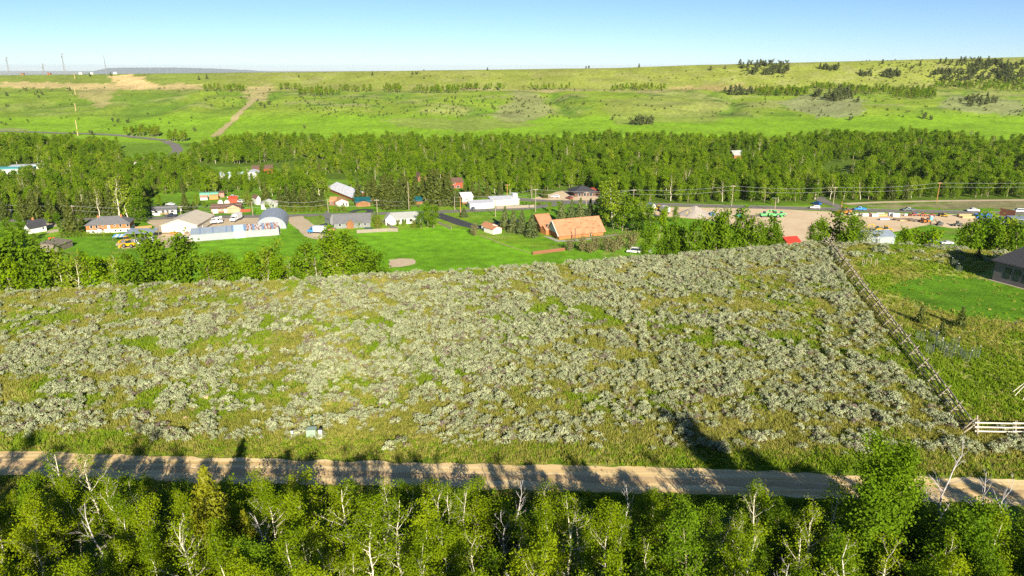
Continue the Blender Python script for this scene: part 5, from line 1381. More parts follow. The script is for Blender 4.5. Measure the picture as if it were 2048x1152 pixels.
vb('pink_roofed_shed', 'small white shed with pinkish roof left of the orange one', (401, 400.5), (415, 400), 3, 1.6, 'gx', 0.9, SIDEW, M('pink_roof', (0.5, 0.26, 0.18), None, 0.8), 0.2, cat='shed')
vb('red_shed', 'bright red shed behind the ranch house roof', (458, 406.5), (476, 405.5), 4, 2.6, 'gx', 0.8, REDW, M('red_roof', (0.55, 0.08, 0.04), None, 0.8), 0.2, cat='shed')
for px, lb in ((441, 'left small white dome tent behind the ranch house'), (454, 'right small white dome tent behind the ranch house')):
    building('dome_tent', lb, valley(px - 5, 407.5), valley(px + 5, 407), 2.4, 1.7, 'arch', 0, SIDEW, M('tent_cloth', (0.7, 0.62, 0.5), None, 1.0), cat='tent')
# right yards
vb('metal_roofed_shed', 'grey metal roofed shed just below the right brow', (1732, 490), (1788, 488), 9, 3.4, 'gx', 1.6, GALVW, GALV, 0.3, cat='shed')
vb('red_roofed_shed', 'small red roofed shed below the brow left of the fence top', (1574, 494), (1600, 492), 6, 2.0, 'gx', 1.5, REDW, M('bright_red_roof', (0.55, 0.05, 0.03), None, 0.8), 0.3, cat='shed')
vb('dark_container_house', 'tall dark corrugated building at the right end of the yard', (2026, 457), (2110, 460), 8, 4.0, 'flat', 0, roofmetal('dark_corrugated', (0.10, 0.10, 0.13), (0.07, 0.07, 0.09)), GALV, 0.1, cat='building')
for i, (a, b, c_, lb) in enumerate((((1990, 456), (2008, 457), (0.6, 0.6, 0.58), 'white shipping container behind the right trees'), ((2005, 450), (2024, 451), (0.10, 0.22, 0.38), 'blue shipping container beside the dark corrugated building'))):
    building('shipping_container', lb, valley(*a), valley(*b), 6, 2.6, 'flat', 0, roofmetal('container_%d' % i, c_), roofmetal('container_top_%d' % i, c_), 0.02, cat='container')
vb('roadside_shed', 'white shed with a curved grey roof in the left part of the yard', (1301, 422), (1312, 421.5), 5, 3.4, 'arch', 0, SIDEW, GALV, cat='shed')

# dark house on the bench
HA, HB = np.array([85.0, 119.5, 0.0]), np.array([90.6, 105.9, 0.0])
HA[2] = float(T(HA[0], HA[1]))
HB[2] = HA[2]
hs, LH = building('dark_house', 'charcoal sided house with a dark hip roof on the right edge of the bench', HA, HB, 17, 3.8, 'hip', 7.0, SIDEK, SHING_D, 0.55,
                  ops=[('f', 1.9, 1.0, 1.05, 1.8, W_, FRAMED), ('f', 3.5, 1.0, 1.05, 1.8, W_, FRAMED), ('f', 5.1, 1.0, 1.05, 1.8, W_, FRAMED), ('f', 8.4, 0.85, 1.6, 1.6, W_, FRAMED)])
MB().tube([(5.6, 2.9, 5.0), (5.6, 2.9, 7.0)], 0.13, 8).build('vent_pipe', paint((0.75, 0.75, 0.75)), hs)
MB().box(-0.4, LH, -0.55, -0.08, -0.1, 0.10).build('gravel_edging', M('river_gravel', (0.55, 0.45, 0.33), (0.3, 0.24, 0.18), 6.0, 0.9, 0.6, detail=9), hs)
# ------------------------------------------------------------------ vehicles and machines
TYRE = M('tyre_rubber', (0.02, 0.02, 0.02), None, 3.0, 0.9)
RIM = M('wheel_rim', (0.42, 0.42, 0.43), None, 3.0, 0.4, metal=0.6)
STEEL = M('dark_steel', (0.09, 0.085, 0.08), None, 1.0, 0.6)
BLK = M('black_plastic', (0.03, 0.03, 0.03), None, 1.0, 0.6)

def wheel(parent, x, y, r, wd):
    m = MB()
    m.tube([(x, y - wd / 2, r), (x, y + wd / 2, r)], r, 12, 0)
    m.tube([(x, y - wd / 2 - 0.012, r), (x, y + wd / 2 + 0.012, r)], r * 0.58, 10, 1)
    m.build('wheel', [TYRE, RIM], parent)

def vehicle(kind, label, loc, heading, c, group=None):
    """nose along local +x"""
    name, cat = {'pickup': ('pickup_truck', 'pickup truck'), 'suv': ('parked_car', 'car'), 'sedan': ('car', 'car'), 'van': ('van', 'van'), 'cap': ('pickup_truck', 'pickup truck')}[kind]
    root = empty(name, loc, R(heading), label, cat, group)
    pm = paint(c, 0.3, 0.5)
    Ln, wd = {'pickup': (5.7, 1.0), 'cap': (5.7, 1.0), 'suv': (4.8, 0.95), 'sedan': (4.7, 0.9), 'van': (5.6, 1.0)}[kind]
    h = Ln / 2
    sill, belt = 0.42, 1.05
    b = MB()
    b.profile([(-h, sill), (h - 0.1, sill), (h, sill + 0.25), (h - 0.05, 0.88), (h - 1.35, belt), (-h + 0.05, belt), (-h, belt - 0.2)], -wd, wd, 0, 0.06)
    b.build('body', pm, root)
    x0, x1, t0, t1, top = {'pickup': (-0.75, 1.35, -0.6, 0.55, 1.82), 'cap': (-h + 0.1, 1.35, -h + 0.3, 0.55, 1.86), 'suv': (-h + 0.08, 1.15, -h + 0.45, 0.35, 1.72), 'sedan': (-1.7, 1.1, -0.9, 0.3, 1.45), 'van': (-h + 0.05, 1.7, -h + 0.15, 1.0, 2.2)}[kind]
    MB().profile([(x0, belt), (x1, belt), (t1, top), (t0, top)], -wd + 0.06, wd - 0.06, 0, 0.18).build('cabin', pm, root)
    zt, zb = top - 0.12, belt + 0.06
    f = lambda z, a, t: a + (t - a) * (z - belt) / (top - belt)
    yy_ = lambda z: wd - 0.06 - 0.18 * (z - belt) / (top - belt) + 0.015
    g = MB()
    for s_ in (-1, 1):
        g.face([(f(zb, x0, t0) + 0.15, s_ * yy_(zb), zb), (f(zb, x1, t1) - 0.15, s_ * yy_(zb), zb), (f(zt, x1, t1) - 0.12, s_ * yy_(zt), zt), (f(zt, x0, t0) + 0.12, s_ * yy_(zt), zt)][::s_])
    g.build('side_window', GLASS, root)
    MB().face([(f(zb, x1, t1) + 0.03, -wd + 0.2, zb), (f(zb, x1, t1) + 0.03, wd - 0.2, zb), (f(zt, x1, t1) + 0.03, wd - 0.32, zt), (f(zt, x1, t1) + 0.03, -wd + 0.32, zt)]).build('windscreen', GLASS, root)
    MB().face([(f(zb, x0, t0) - 0.03, wd - 0.2, zb), (f(zb, x0, t0) - 0.03, -wd + 0.2, zb), (f(zt, x0, t0) - 0.03, -wd + 0.32, zt), (f(zt, x0, t0) - 0.03, wd - 0.32, zt)]).build('rear_window', GLASS, root)
    if kind == 'pickup':
        MB().box(-h + 0.12, -0.85, -wd + 0.16, wd - 0.16, belt + 0.004, belt + 0.012).build('bed_floor', BLK, root)
        for s_ in (-1, 1): MB().box(-h + 0.06, -0.8, s_ * (wd - 0.11) - 0.05, s_ * (wd - 0.11) + 0.05, belt, belt + 0.16).build('bed_rail', pm, root)
        MB().box(-h + 0.04, -h + 0.12, -wd + 0.1, wd - 0.1, belt, belt + 0.16).build('tailgate', pm, root)
    for x in (-h + 1.05, h - 1.0):
        for y_ in (-wd + 0.1, wd - 0.1): wheel(root, x, y_, 0.37, 0.25)
    for y_ in (-wd + 0.3, wd - 0.3): MB().box(h - 0.06, h + 0.02, y_ - 0.16, y_ + 0.16, 0.68, 0.82).build('headlight', WHITE, root)
    MB().box(h - 0.05, h + 0.06, -wd + 0.05, wd - 0.05, sill, sill + 0.14).build('bumper', STEEL, root)
    return root

def big_truck(kind, label, loc, heading, c, c2):
    root = empty({'dump': 'dump_truck', 'box': 'box_truck', 'bucket': 'bucket_truck'}[kind], loc, R(heading), label, 'truck')
    cb, bd = paint(c, 0.35, 0.5), paint(c2, 0.5, 0.3)
    MB().box(-4.2, 3.2, -0.55, 0.55, 0.55, 0.95).build('chassis', STEEL, root)
    MB().profile([(1.1, 0.7), (3.6, 0.7), (3.6, 1.55), (2.5, 1.7), (2.2, 2.65), (1.1, 2.65)], -1.15, 1.15, 0, 0.08).build('cab', cb, root)
    g = MB()
    for s_ in (-1, 1): g.face([(1.35, s_ * 1.17, 1.75), (2.3, s_ * 1.17, 1.75), (2.12, s_ * 1.11, 2.5), (1.35, s_ * 1.11, 2.5)][::s_])
    g.face([(2.5, -0.95, 1.78), (2.5, 0.95, 1.78), (2.26, 0.95, 2.5), (2.26, -0.95, 2.5)])
    g.build('cab_window', GLASS, root)
    if kind == 'dump':
        m = MB(); m.box(-4.3, 0.9, -1.2, 1.2, 0.98, 1.12); m.box(-4.3, 0.9, -1.25, -1.15, 1.12, 2.25); m.box(-4.3, 0.9, 1.15, 1.25, 1.12, 2.25); m.box(0.8, 0.95, -1.15, 1.15, 1.12, 2.5); m.box(-4.4, -4.3, -1.15, 1.15, 1.12, 2.2)
        m.build('dump_bed', bd, root)
    elif kind == 'box':
        MB().box(-4.3, 0.95, -1.22, 1.22, 0.98, 3.3).build('cargo_box', bd, root)
    else:
        m = MB(); m.box(-4.2, 0.9, -1.2, -0.6, 0.98, 1.8); m.box(-4.2, 0.9, 0.6, 1.2, 0.98, 1.8); m.box(-4.2, 0.9, -0.6, 0.6, 0.98, 1.2); m.build('tool_boxes', bd, root)
        MB().tube([(-2.4, 0, 1.2), (-2.4, 0, 2.4), (1.6, 0, 2.95), (3.2, 0, 2.9)], [0.3, 0.25, 0.18, 0.14], 6).build('boom', bd, root)
        MB().box(3.0, 3.8, -0.4, 0.4, 2.4, 3.3).build('bucket', bd, root)
    for x in (2.55, -2.3, -3.5):
        for y_ in (-1.0, 1.0): wheel(root, x, y_, 0.5, 0.32)
    return root

def loader(label, loc, heading, c, name='wheel_loader', s=1.0, group=None):
    root = empty(name, loc, R(heading), label, 'machine', group)
    root.scale = (s, s, s)
    pm = paint(c, 0.5, 0.3)
    MB().profile([(-2.6, 0.8), (1.6, 0.7), (1.6, 1.5), (0.4, 1.6), (-2.4, 1.9), (-2.7, 1.6)], -0.85, 0.85, 0, 0.1).build('body', pm, root)
    MB().box(-0.6, 0.8, -0.7, 0.7, 1.55, 2.95, 0, 0.08, 0.06).build('cab', [GLASS], root)
    MB().box(-0.75, 0.95, -0.85, 0.85, 2.95, 3.12).build('cab_roof', pm, root)
    for y_ in (-0.62, 0.62): MB().tube([(0.9, y_, 1.5), (2.3, y_, 1.3), (3.1, y_, 0.55)], [0.14, 0.14, 0.12], 5).build('lift_arm', pm, root)
    MB().profile([(2.9, 0.1), (3.9, 0.1), (3.3, 0.5), (3.1, 1.1), (2.9, 1.1)], -1.25, 1.25).build('bucket', pm, root)
    for x in (-1.7, 1.3):
        for y_ in (-1.0, 1.0): wheel(root, x, y_, 0.75, 0.5)
    return root

def excavator(label, loc, heading, c, s=1.0, boomc=None, swing=1):
    root = empty('excavator', loc, R(heading), label, 'machine'); root.scale = (s, s, s)
    pm = paint(c, 0.5, 0.3)
    for y_ in (-1.0, 1.0): MB().profile([(-1.7, 0.35), (-1.4, 0.05), (1.4, 0.05), (1.7, 0.35), (1.4, 0.75), (-1.4, 0.75)], y_ - 0.28, y_ + 0.28).build('track', STEEL, root)
    MB().profile([(-2.0, 0.95), (1.2, 0.95), (1.2, 1.5), (-1.0, 1.75), (-2.0, 1.7)], -1.15, 1.15, 0, 0.05).build('body', pm, root)
    MB().box(0.0, 1.25, 0.2, 1.1, 1.5, 2.7, 0, 0.1, 0.05).build('cab', GLASS, root)
    MB().tube([(1.0, -0.2, 1.4), (2.6, -0.2, 3.3), (4.4, -0.2, 3.1)], [0.26, 0.26, 0.18], 5).build('boom', pm, root)
    MB().tube([(4.4, -0.2, 3.2), (5.0, -0.2, 1.2)], [0.18, 0.13], 5).build('stick', pm, root)
    MB().profile([(4.4, 0.5), (5.0, 0.2), (5.4, 0.6), (5.1, 1.2), (4.8, 1.2)], -0.6, 0.2).build('bucket', STEEL, root)
    return root

V_ = lambda px, py, dz=0.08: valley(px, py) + np.array([0, 0, dz])
hdg = 172.0
# on the highway
vehicle('suv', 'white car on the highway at the side road junction', V_(1629, 417.5), hdg, (0.75, 0.75, 0.76))
vehicle('suv', 'blue car waiting on the side road', V_(1633, 409.5), 115, (0.02, 0.12, 0.42))
vehicle('pickup', 'bright blue pickup on the highway', V_(1719, 420.5), hdg, (0.01, 0.25, 0.70))
vehicle('pickup', 'dark grey pickup on the highway', V_(1816, 421.7), hdg, (0.10, 0.13, 0.14))
vehicle('pickup', 'white pickup on the highway right of the dark one', V_(1945, 423.3), hdg, (0.80, 0.80, 0.82))
vehicle('cap', 'white pickup with capped bed at the right end of the highway', V_(2035, 424.5), hdg, (0.80, 0.80, 0.82))
# around town
vehicle('suv', 'white car parked on the gravel lot', V_(1110, 395.5, 0.1), 176, (0.8, 0.8, 0.8))
vehicle('suv', 'rust red car parked near the black roofed building', V_(1139, 398.5, 0.1), 120, (0.35, 0.10, 0.06))
vehicle('pickup', 'dark pickup parked before the small white house', V_(343, 434), 178, (0.03, 0.04, 0.07))
vehicle('suv', 'white suv parked left of the pair by the long barn', V_(360, 484), 80, (0.78, 0.78, 0.8))
vehicle('suv', 'white suv parked right of the pair by the long barn', V_(374, 480), 60, (0.78, 0.78, 0.8))
vehicle('sedan', 'dark car in front of the white garage', V_(946, 420), -95, (0.05, 0.07, 0.10))
vehicle('sedan', 'black car parked left of the grey shingled house', V_(651, 453.5), 175, (0.03, 0.03, 0.04))
vehicle('pickup', 'white pickup parked behind the red shed', V_(466, 396.5), 178, (0.78, 0.78, 0.78))
vehicle('suv', 'white suv behind the ranch house', V_(481, 405.5), 150, (0.78, 0.78, 0.78))
vehicle('sedan', 'car with white boat hull behind the small white house', V_(341, 411), 160, (0.7, 0.72, 0.75))
vehicle('sedan', 'grey car in the yard of the cream house', V_(93, 446), 10, (0.12, 0.13, 0.16))
vehicle('sedan', 'silver car seen over the right brow', V_(1893, 489), 175, (0.55, 0.57, 0.6))
vehicle('sedan', 'silver car below the brow by the willow bushes', V_(1291, 506), 160, (0.55, 0.57, 0.6))
vehicle('suv', 'dark red car below the brow by the willow bushes', V_(1284, 502), 150, (0.22, 0.02, 0.03))
vehicle('sedan', 'dark blue car beyond the right brow', V_(1862, 485), 178, (0.04, 0.08, 0.14))
cv = vehicle('van', 'white camper van below the brow by the willow bushes', V_(1268, 506), 165, (0.8, 0.8, 0.78))
big_truck('dump', 'dump truck with white cab parked before the carport', V_(268, 491), -8, (0.78, 0.78, 0.8), (0.2, 0.19, 0.18))
big_truck('dump', 'second dump truck with white cab at the carport end', V_(298, 486), -6, (0.78, 0.78, 0.82), (0.09, 0.09, 0.1))
big_truck('bucket', 'white bucket truck parked beside the cream shed', V_(428, 449), 45, (0.78, 0.78, 0.8), (0.76, 0.76, 0.76))
big_truck('box', 'white utility truck facing the long barn', V_(472, 442), -95, (0.78, 0.78, 0.8), (0.76, 0.76, 0.76))
big_truck('box', 'box truck with blue cab on the gravel driveway', V_(633, 467), 172, (0.05, 0.25, 0.55), (0.72, 0.74, 0.78))
loader('yellow wheel loader in front of the dump truck', V_(258, 494.5), 176, (0.80, 0.46, 0.01))
loader('yellow backhoe behind the dump truck', V_(254, 486), 170, (0.75, 0.42, 0.02), 'backhoe', 0.9)
loader('orange skid loader by the left edge of the dirt yard', V_(1688, 429), 175, (0.55, 0.18, 0.02), 'road_roller', 1.15)
excavator('yellow excavator on the left above the metal roofed shed', V_(1756, 463), 165, (0.75, 0.42, 0.02), 0.9)
loader('yellow loader on the right above the metal roofed shed', V_(1771, 465), 175, (0.75, 0.42, 0.02), s=0.95)
excavator('small dark excavator in the dirt yard', V_(1878, 451), 178, (0.10, 0.11, 0.10), 0.75)
loader('dark grey loader right of the small excavator', V_(1914, 452), 178, (0.10, 0.11, 0.09), s=0.7)
loader('orange skid steer on the left of the pair in the yard', V_(1844, 445), 100, (0.70, 0.20, 0.02), 'skid_steer', 0.7)
loader('orange skid steer on the right of the pair in the yard', V_(1855, 444.5), 80, (0.70, 0.20, 0.02), 'skid_steer', 0.7)
loader('yellow loader seen over the right brow', V_(1845, 478), 170, (0.75, 0.42, 0.02), s=0.8)
excavator('bright green excavator in the yard behind the poplars', V_(1527, 434), 10, (0.16, 0.70, 0.20), 0.95)
loader('bright green loader right of the green excavator', V_(1548, 434.5), 5, (0.16, 0.70, 0.20), s=1.05)
loader('bright green handler at the yard entrance', V_(1562, 432.5), 170, (0.18, 0.72, 0.22), 'telehandler', 0.8)
loader('yellow loader at the gravel pile', V_(1380, 431), 10, (0.8, 0.6, 0.02), s=0.8)
loader('orange yellow loader left of the gravel pile', V_(1316, 421), 10, (0.75, 0.42, 0.02), s=0.8)
big_truck('box', 'white box truck in the left part of the yard', V_(1328, 425), 100, (0.75, 0.75, 0.75), (0.76, 0.76, 0.76))
for i, (px, py, c, lb) in enumerate([(1826, 432, (0.5, 0.08, 0.03), 'red tractor at the back of the yard, left'), (1845, 432.5, (0.55, 0.1, 0.03), 'red tractor at the back of the yard, middle'), (1863, 433, (0.5, 0.1, 0.06), 'red tractor at the back of the yard, right'),
                                     (1889, 434, (0.8, 0.5, 0.01), 'yellow tractor at the right end of the machine row'), (1738, 432.5, (0.5, 0.16, 0.1), 'pinkish red tractor left of the white crates')]):
    loader(lb, V_(px, py), 175 - 12 * i, c, 'tractor', 0.55)
# trailers, crates, timber, skip
def flatbed(label, loc, heading, L_=6.0):
    o = empty('flatbed_trailer', loc, R(heading), label, 'trailer')
    MB().box(0, L_, -1.0, 1.0, 0.6, 0.78).build('deck', OLDWOOD, o)
    MB().tube([(0, 0, 0.65), (-1.6, 0, 0.5)], 0.08, 5).build('drawbar', STEEL, o)
    for x in (L_ * 0.55, L_ * 0.7):
        for y_ in (-0.95, 0.95): wheel(o, x, y_, 0.38, 0.22)
flatbed('rust brown flatbed trailer left of the green machines', V_(1489, 435), 5, 7)
flatbed('long pale flatbed trailer in the middle of the yard', V_(1788, 441), 2, 9)
flatbed('short trailer left of the skid steers', V_(1818, 443), 4, 4)
def crate(label, px, py, L_, D, H, c, hd=2):
    o = empty('crate', V_(px, py), R(hd), label, 'crate')
    m_ = paint(c, 0.6, 0.2)
    MB().box(0, L_, 0, D, 0.15, H).build('box', m_, o)
    for x in (0.1, L_ / 2, L_ - 0.1): MB().box(x - 0.08, x + 0.08, -0.03, D + 0.03, 0, 0.15).build('skid', OLDWOOD, o)
    MB().box(-0.04, L_ + 0.04, -0.04, D + 0.04, H, H + 0.08).build('lid', m_, o)
for a in [('white crate behind the pinkish tractor, first of the row', 1725, 433.5, 3.0, 1.5, 1.3, (0.72, 0.7, 0.66)), ('white crate, second of the row in the yard', 1744, 434, 3.2, 1.5, 1.3, (0.75, 0.74, 0.72)), ('long pale crate behind the white ones', 1753, 431, 3.8, 1.2, 1.1, (0.7, 0.62, 0.5)),
          ('tan low crate right of the white ones', 1758, 433.5, 4.0, 1.4, 0.9, (0.68, 0.42, 0.16)), ('white crate with blue shade, third of the row', 1778, 432.5, 2.6, 1.4, 1.4, (0.74, 0.76, 0.8)), ('white crate, fourth of the row', 1786, 434.3, 3.2, 1.5, 1.5, (0.78, 0.78, 0.8)),
          ('small white crate left of the blue barrels', 1809, 432.5, 1.3, 1.0, 1.0, (0.78, 0.78, 0.76)), ('dark blue crate in the machine row', 1827, 431, 1.6, 1.2, 1.2, (0.05, 0.10, 0.25)), ('black crate left of the yellow tractor', 1879, 433, 2.4, 1.4, 1.3, (0.05, 0.05, 0.05)),
          ('pale green low crate left of the white row', 1704, 431, 3.6, 1.2, 0.5, (0.5, 0.62, 0.5)), ('blue white crate lying in the middle of the yard', 1760, 441, 4.5, 1.2, 0.8, (0.4, 0.45, 0.6)), ('blue barrel rack behind the poplars', 1420, 432, 2.4, 1.4, 1.4, (0.06, 0.15, 0.35)), ('teal crate behind the poplars', 1472, 434, 2.6, 1.4, 1.2, (0.05, 0.35, 0.32)),
          ('grey garbage box behind the plank fence', 729, 462, 3.4, 1.2, 1.2, (0.04, 0.09, 0.06)), ('lumber scrap box left of the grey house', 654, 462, 3.4, 2.0, 0.8, (0.42, 0.22, 0.12)), ('white crate by the cream shed door', 378, 470, 1.2, 1.0, 1.2, (0.3, 0.3, 0.26)), ('orange and blue scrap box before the cream shed', 340, 469.5, 3.0, 1.2, 0.9, (0.5, 0.2, 0.05))]:
    crate(*a)
o = empty('portable_toilet', V_(1861, 441.5), 0, 'turquoise portable toilet behind the skid steers', 'portable toilet')
MB().box(-0.6, 0.6, -0.6, 0.6, 0, 2.1).build('cabin', paint((0.12, 0.5, 0.55)), o); MB().box(-0.66, 0.66, -0.66, 0.66, 2.1, 2.3, 0, 0.25, 0.25).build('roof', WHITE, o); MB().box(-0.4, 0.4, -0.64, -0.6, 0.1, 1.9).build('door', paint((0.2, 0.58, 0.62)), o)
o = empty('blue_skip', V_(1953, 437), R(1), 'bright blue open waste skip in the yard', 'skip')
m = MB(); m.box(0, 7.2, 0, 0.12, 0.2, 1.8); m.box(0, 7.2, 2.3, 2.42, 0.2, 1.8); m.box(0, 0.12, 0.12, 2.3, 0.2, 1.8); m.box(7.08, 7.2, 0.12, 2.3, 0.2, 1.8); m.box(0, 7.2, 0, 2.42, 0.1, 0.2)
m.build('tub', paint((0.02, 0.17, 0.60)), o)
for k in range(6): MB().box(0.5 + 1.2 * k, 0.65 + 1.2 * k, -0.08, 0, 0.2, 1.75).build('rib', paint((0.02, 0.15, 0.52)), o)
MB().box(-0.05, 7.25, -0.1, 0.14, 1.8, 1.9).build('rim', paint((0.02, 0.15, 0.52)), o)
for j, (px, py, n, lb) in enumerate(((1918, 434.5, 3, 'tall timber stack left of the blue skip'), (1925, 437, 2, 'low timber stack in front of the tall one'), (1800, 442.5, 1, 'single layer of timber on the yard floor'))):
    o = empty('timber_stack', V_(px, py), R(2 - j), lb, 'timber')
    for a in range(n):
        for b in range(5): MB().box(0, 7.0 - 0.5 * a + 0.3 * (b % 2), b * 0.36, b * 0.36 + 0.32, 0.1 + a * 0.42, 0.46 + a * 0.42).build('beam', NEWWOOD, o)
# billboard seen from behind
p = V_(2012, 440); o = empty('billboard', p, R(-62), 'rusty backed billboard standing beside the highway', 'billboard')
MB().box(-3.4, 3.4, -0.12, 0.0, 1.6, 5.0).build('panel', M('rust_sheet', (0.25, 0.10, 0.05), (0.17, 0.08, 0.05), 0.6), o)
MB().box(-3.4, 3.4, 0.02, 0.1, 1.6, 5.0).build('board_back', M('grey_green_board', (0.16, 0.2, 0.17), None, 0.8), o)
for x in (-2.6, -0.9, 0.9, 2.6): MB().box(x - 0.12, x + 0.12, 0.1, 0.34, 0, 5.0).build('post', NEWWOOD, o)
for z in (2.2, 3.4, 4.5): MB().box(-3.3, 3.3, 0.34, 0.44, z, z + 0.16).build('batten', OLDWOOD, o)
# gravel pile
p = valley(1390, 430)
n = 28; V = [(0, 0, 4.6)]; Fp = []
for r in range(1, 7):
    for k in range(n):
        a = 2 * math.pi * k / n
        rr_ = r / 6 * (8.2 + 0.9 * math.sin(3 * a) + rnd.uniform(-0.25, 0.25))
        V.append((math.cos(a) * rr_, math.sin(a) * rr_ * 0.8, max(0, 4.6 * (1 - r / 6) + rnd.uniform(-0.12, 0.12))))
mb = MB(); mb.v = V
for k in range(n):
    mb.f.append((0, 1 + k, 1 + (k + 1) % n)); mb.m.append(0)
    for r in range(5):
        a = 1 + r * n; mb.f.append((a + k, a + n + k, a + n + (k + 1) % n, a + (k + 1) % n)); mb.m.append(0)
o = mb.build('gravel_pile', M('grey_gravel', (0.40, 0.36, 0.31), (0.32, 0.28, 0.24), 2.0, 0.95, 0.5, detail=9)); o.location = tuple(p); tag(o, 'grey cone of gravel beside the highway', 'gravel pile')

# ------------------------------------------------------------------ utility poles and lines
POLE = M('weathered_pole', (0.42, 0.35, 0.26), (0.30, 0.24, 0.17), 1.0, 0.9)
POLEO = M('orange_pole', (0.50, 0.27, 0.09), (0.4, 0.2, 0.06), 1.0, 0.9)
WIRE = M('wire', (0.55, 0.55, 0.55), None, 1.0, 0.5)
POLES = {}
def pole(key, px, base, top, label, arm=True, mat=None, lamp=False, tr=False, hillside=False, ang=0.0, thick=1.0):
    p = hit(px, base) if hillside else valley(px, base)
    h = ZC - p[1] * math.tan(PITCH - math.atan((576 - top) / F)) - p[2]
    o = empty('utility_pole' if not lamp else 'street_lamp', p, ang, label, 'pole' if not lamp else 'street lamp')
    s = thick
    MB().tube([(0, 0, -0.3), (0, 0, h)], [0.19 * s, 0.13 * s], 7).build('post', mat or POLE, o)
    if arm:
        MB().box(-1.2 * s, 1.2 * s, -0.08 * s, 0.08 * s, h - 0.75, h - 0.55).build('crossarm', mat or POLE, o)
        for x in (-1.1, -0.4, 0.4, 1.1): MB().tube([(x * s, 0, h - 0.55), (x * s, 0, h - 0.3)], 0.06 * s, 5).build('insulator', WHITE, o)
    if tr: MB().tube([(0.4, 0, h - 2.6), (0.4, 0, h - 1.5)], 0.3, 8).build('transformer', paint((0.5, 0.52, 0.52)), o)
    if lamp:
        MB().tube([(0, 0, h - 0.2), (-1.4, 0, h + 0.1)], 0.05, 5).build('lamp_arm', GALV, o); MB().box(-1.9, -1.3, -0.15, 0.15, h, h + 0.15).build('lamp_head', GALV, o)
    POLES[key] = (p[0], p[1], p[2] + h)
for a in [('a', 148, 437, 410, 'utility pole left of the apartment house roof'), ('b', 362, 430, 411, 'utility pole with transformer behind the cream shed', True, None, False, True), ('c', 506, 431, 403, 'thin utility pole by the arched shed', False), ('d', 554, 428, 400, 'white banded pole right of the arched shed', True, None, False, True),
          ('e', 657, 427, 398, 'short pole in front of the tan roofed house', False), ('f', 755, 432, 398, 'pole above the left end of the plank fence', True), ('g', 818, 420, 364, 'tall pale pole rising through the spruces', False), ('h', 852, 409, 397, 'short pole at the teal roofed cabin', False, None, False, True),
          ('i', 909.5, 421, 393, 'grey pole left of the white garage', False), ('j', 921, 425, 392, 'orange pole left of the white garage', False, POLEO), ('k', 991, 434, 397, 'thin pole on the church lawn', False), ('l', 1014.5, 393, 368, 'orange pole behind the cream workshop', True, POLEO), ('m', 1063.5, 397, 372, 'pale pole at the left side of the gravel lot', False),
          ('n', 1071, 424, 377, 'tall pole at the street bend before the church', True), ('o', 1172, 421, 383, 'pole beside the black roofed building', True), ('p', 1266, 418, 378, 'tall grey pole right of the cottonwoods', True), ('q', 1463, 412.5, 370, 'grey pole with crossarm by the wood, left of the junction', True),
          ('r', 1666, 410.5, 373, 'grey pole at the side road junction', True), ('s', 1873, 404.5, 364, 'orange pole standing by the gravel track', True, POLEO), ('u', 1549, 424, 396, 'street lamp at the yard entrance', False, None, True), ('v', 1681, 427, 403, 'orange signal mast beside the road roller', False, POLEO), ('w', 25, 436, 419, 'street lamp among the left trees', False, GALV, True),
          ('y', 1150, 482, 456, 'thin lamp post in front of the church wall', False, STEEL)]:
    pole(*a)
POLES['z'] = tuple(valley(2200, 404) + np.array([0, 0, 12.5])); POLES['x'] = tuple(valley(-120, 440) + np.array([0, 0, 10]))
def wire(a, b, da, label, sag=1.0, off=0.0):
    A, B = np.array(POLES[a]), np.array(POLES[b])
    t = np.linspace(0, 1, 12)
    P = A[None, :] * (1 - t[:, None]) + B[None, :] * t[:, None]
    P[:, 2] += -da - sag * 4 * t * (1 - t); P[:, 1] += off
    tag(MB().tube([tuple(q) for q in P], 0.045, 3, cap=False).build('power_line', WIRE), label, 'power line', 'power lines over the valley')
SP = {'x': 'left edge', 'a': 'apartment house pole', 'b': 'transformer pole', 'c': 'arched shed pole', 'd': 'banded pole', 'e': 'tan house pole', 'f': 'plank fence pole', 'h': 'teal cabin pole', 'i': 'white garage pole', 'n': 'street bend pole', 'o': 'black roof pole', 'p': 'cottonwood pole', 'q': 'wood edge pole', 'r': 'junction pole', 's': 'orange track pole', 'z': 'right edge'}
for ch_ in (['x', 'a', 'b', 'c', 'd', 'e', 'f', 'h', 'i', 'n', 'p'], ['o', 'p', 'q', 'r', 's', 'z']):
    for a, b in zip(ch_[:-1], ch_[1:]):
        for k, dz in enumerate((0.4, 2.6)):
            wire(a, b, dz, '%s power line from %s to %s' % (('upper', 'lower')[k], SP[a], SP[b]), 1.1, 0.5 * k)
for i, (px, b, t) in enumerate([(150, 158, 147), (151, 189, 176), (152, 222, 206), (154, 258, 240), (156, 272, 262)]):
    pole('hill%d' % i, px, b, t, '%s pole from the top of the pole line down the hillside' % ORD[i], False, NEWWOOD, False, False, True, 0, 2.6)

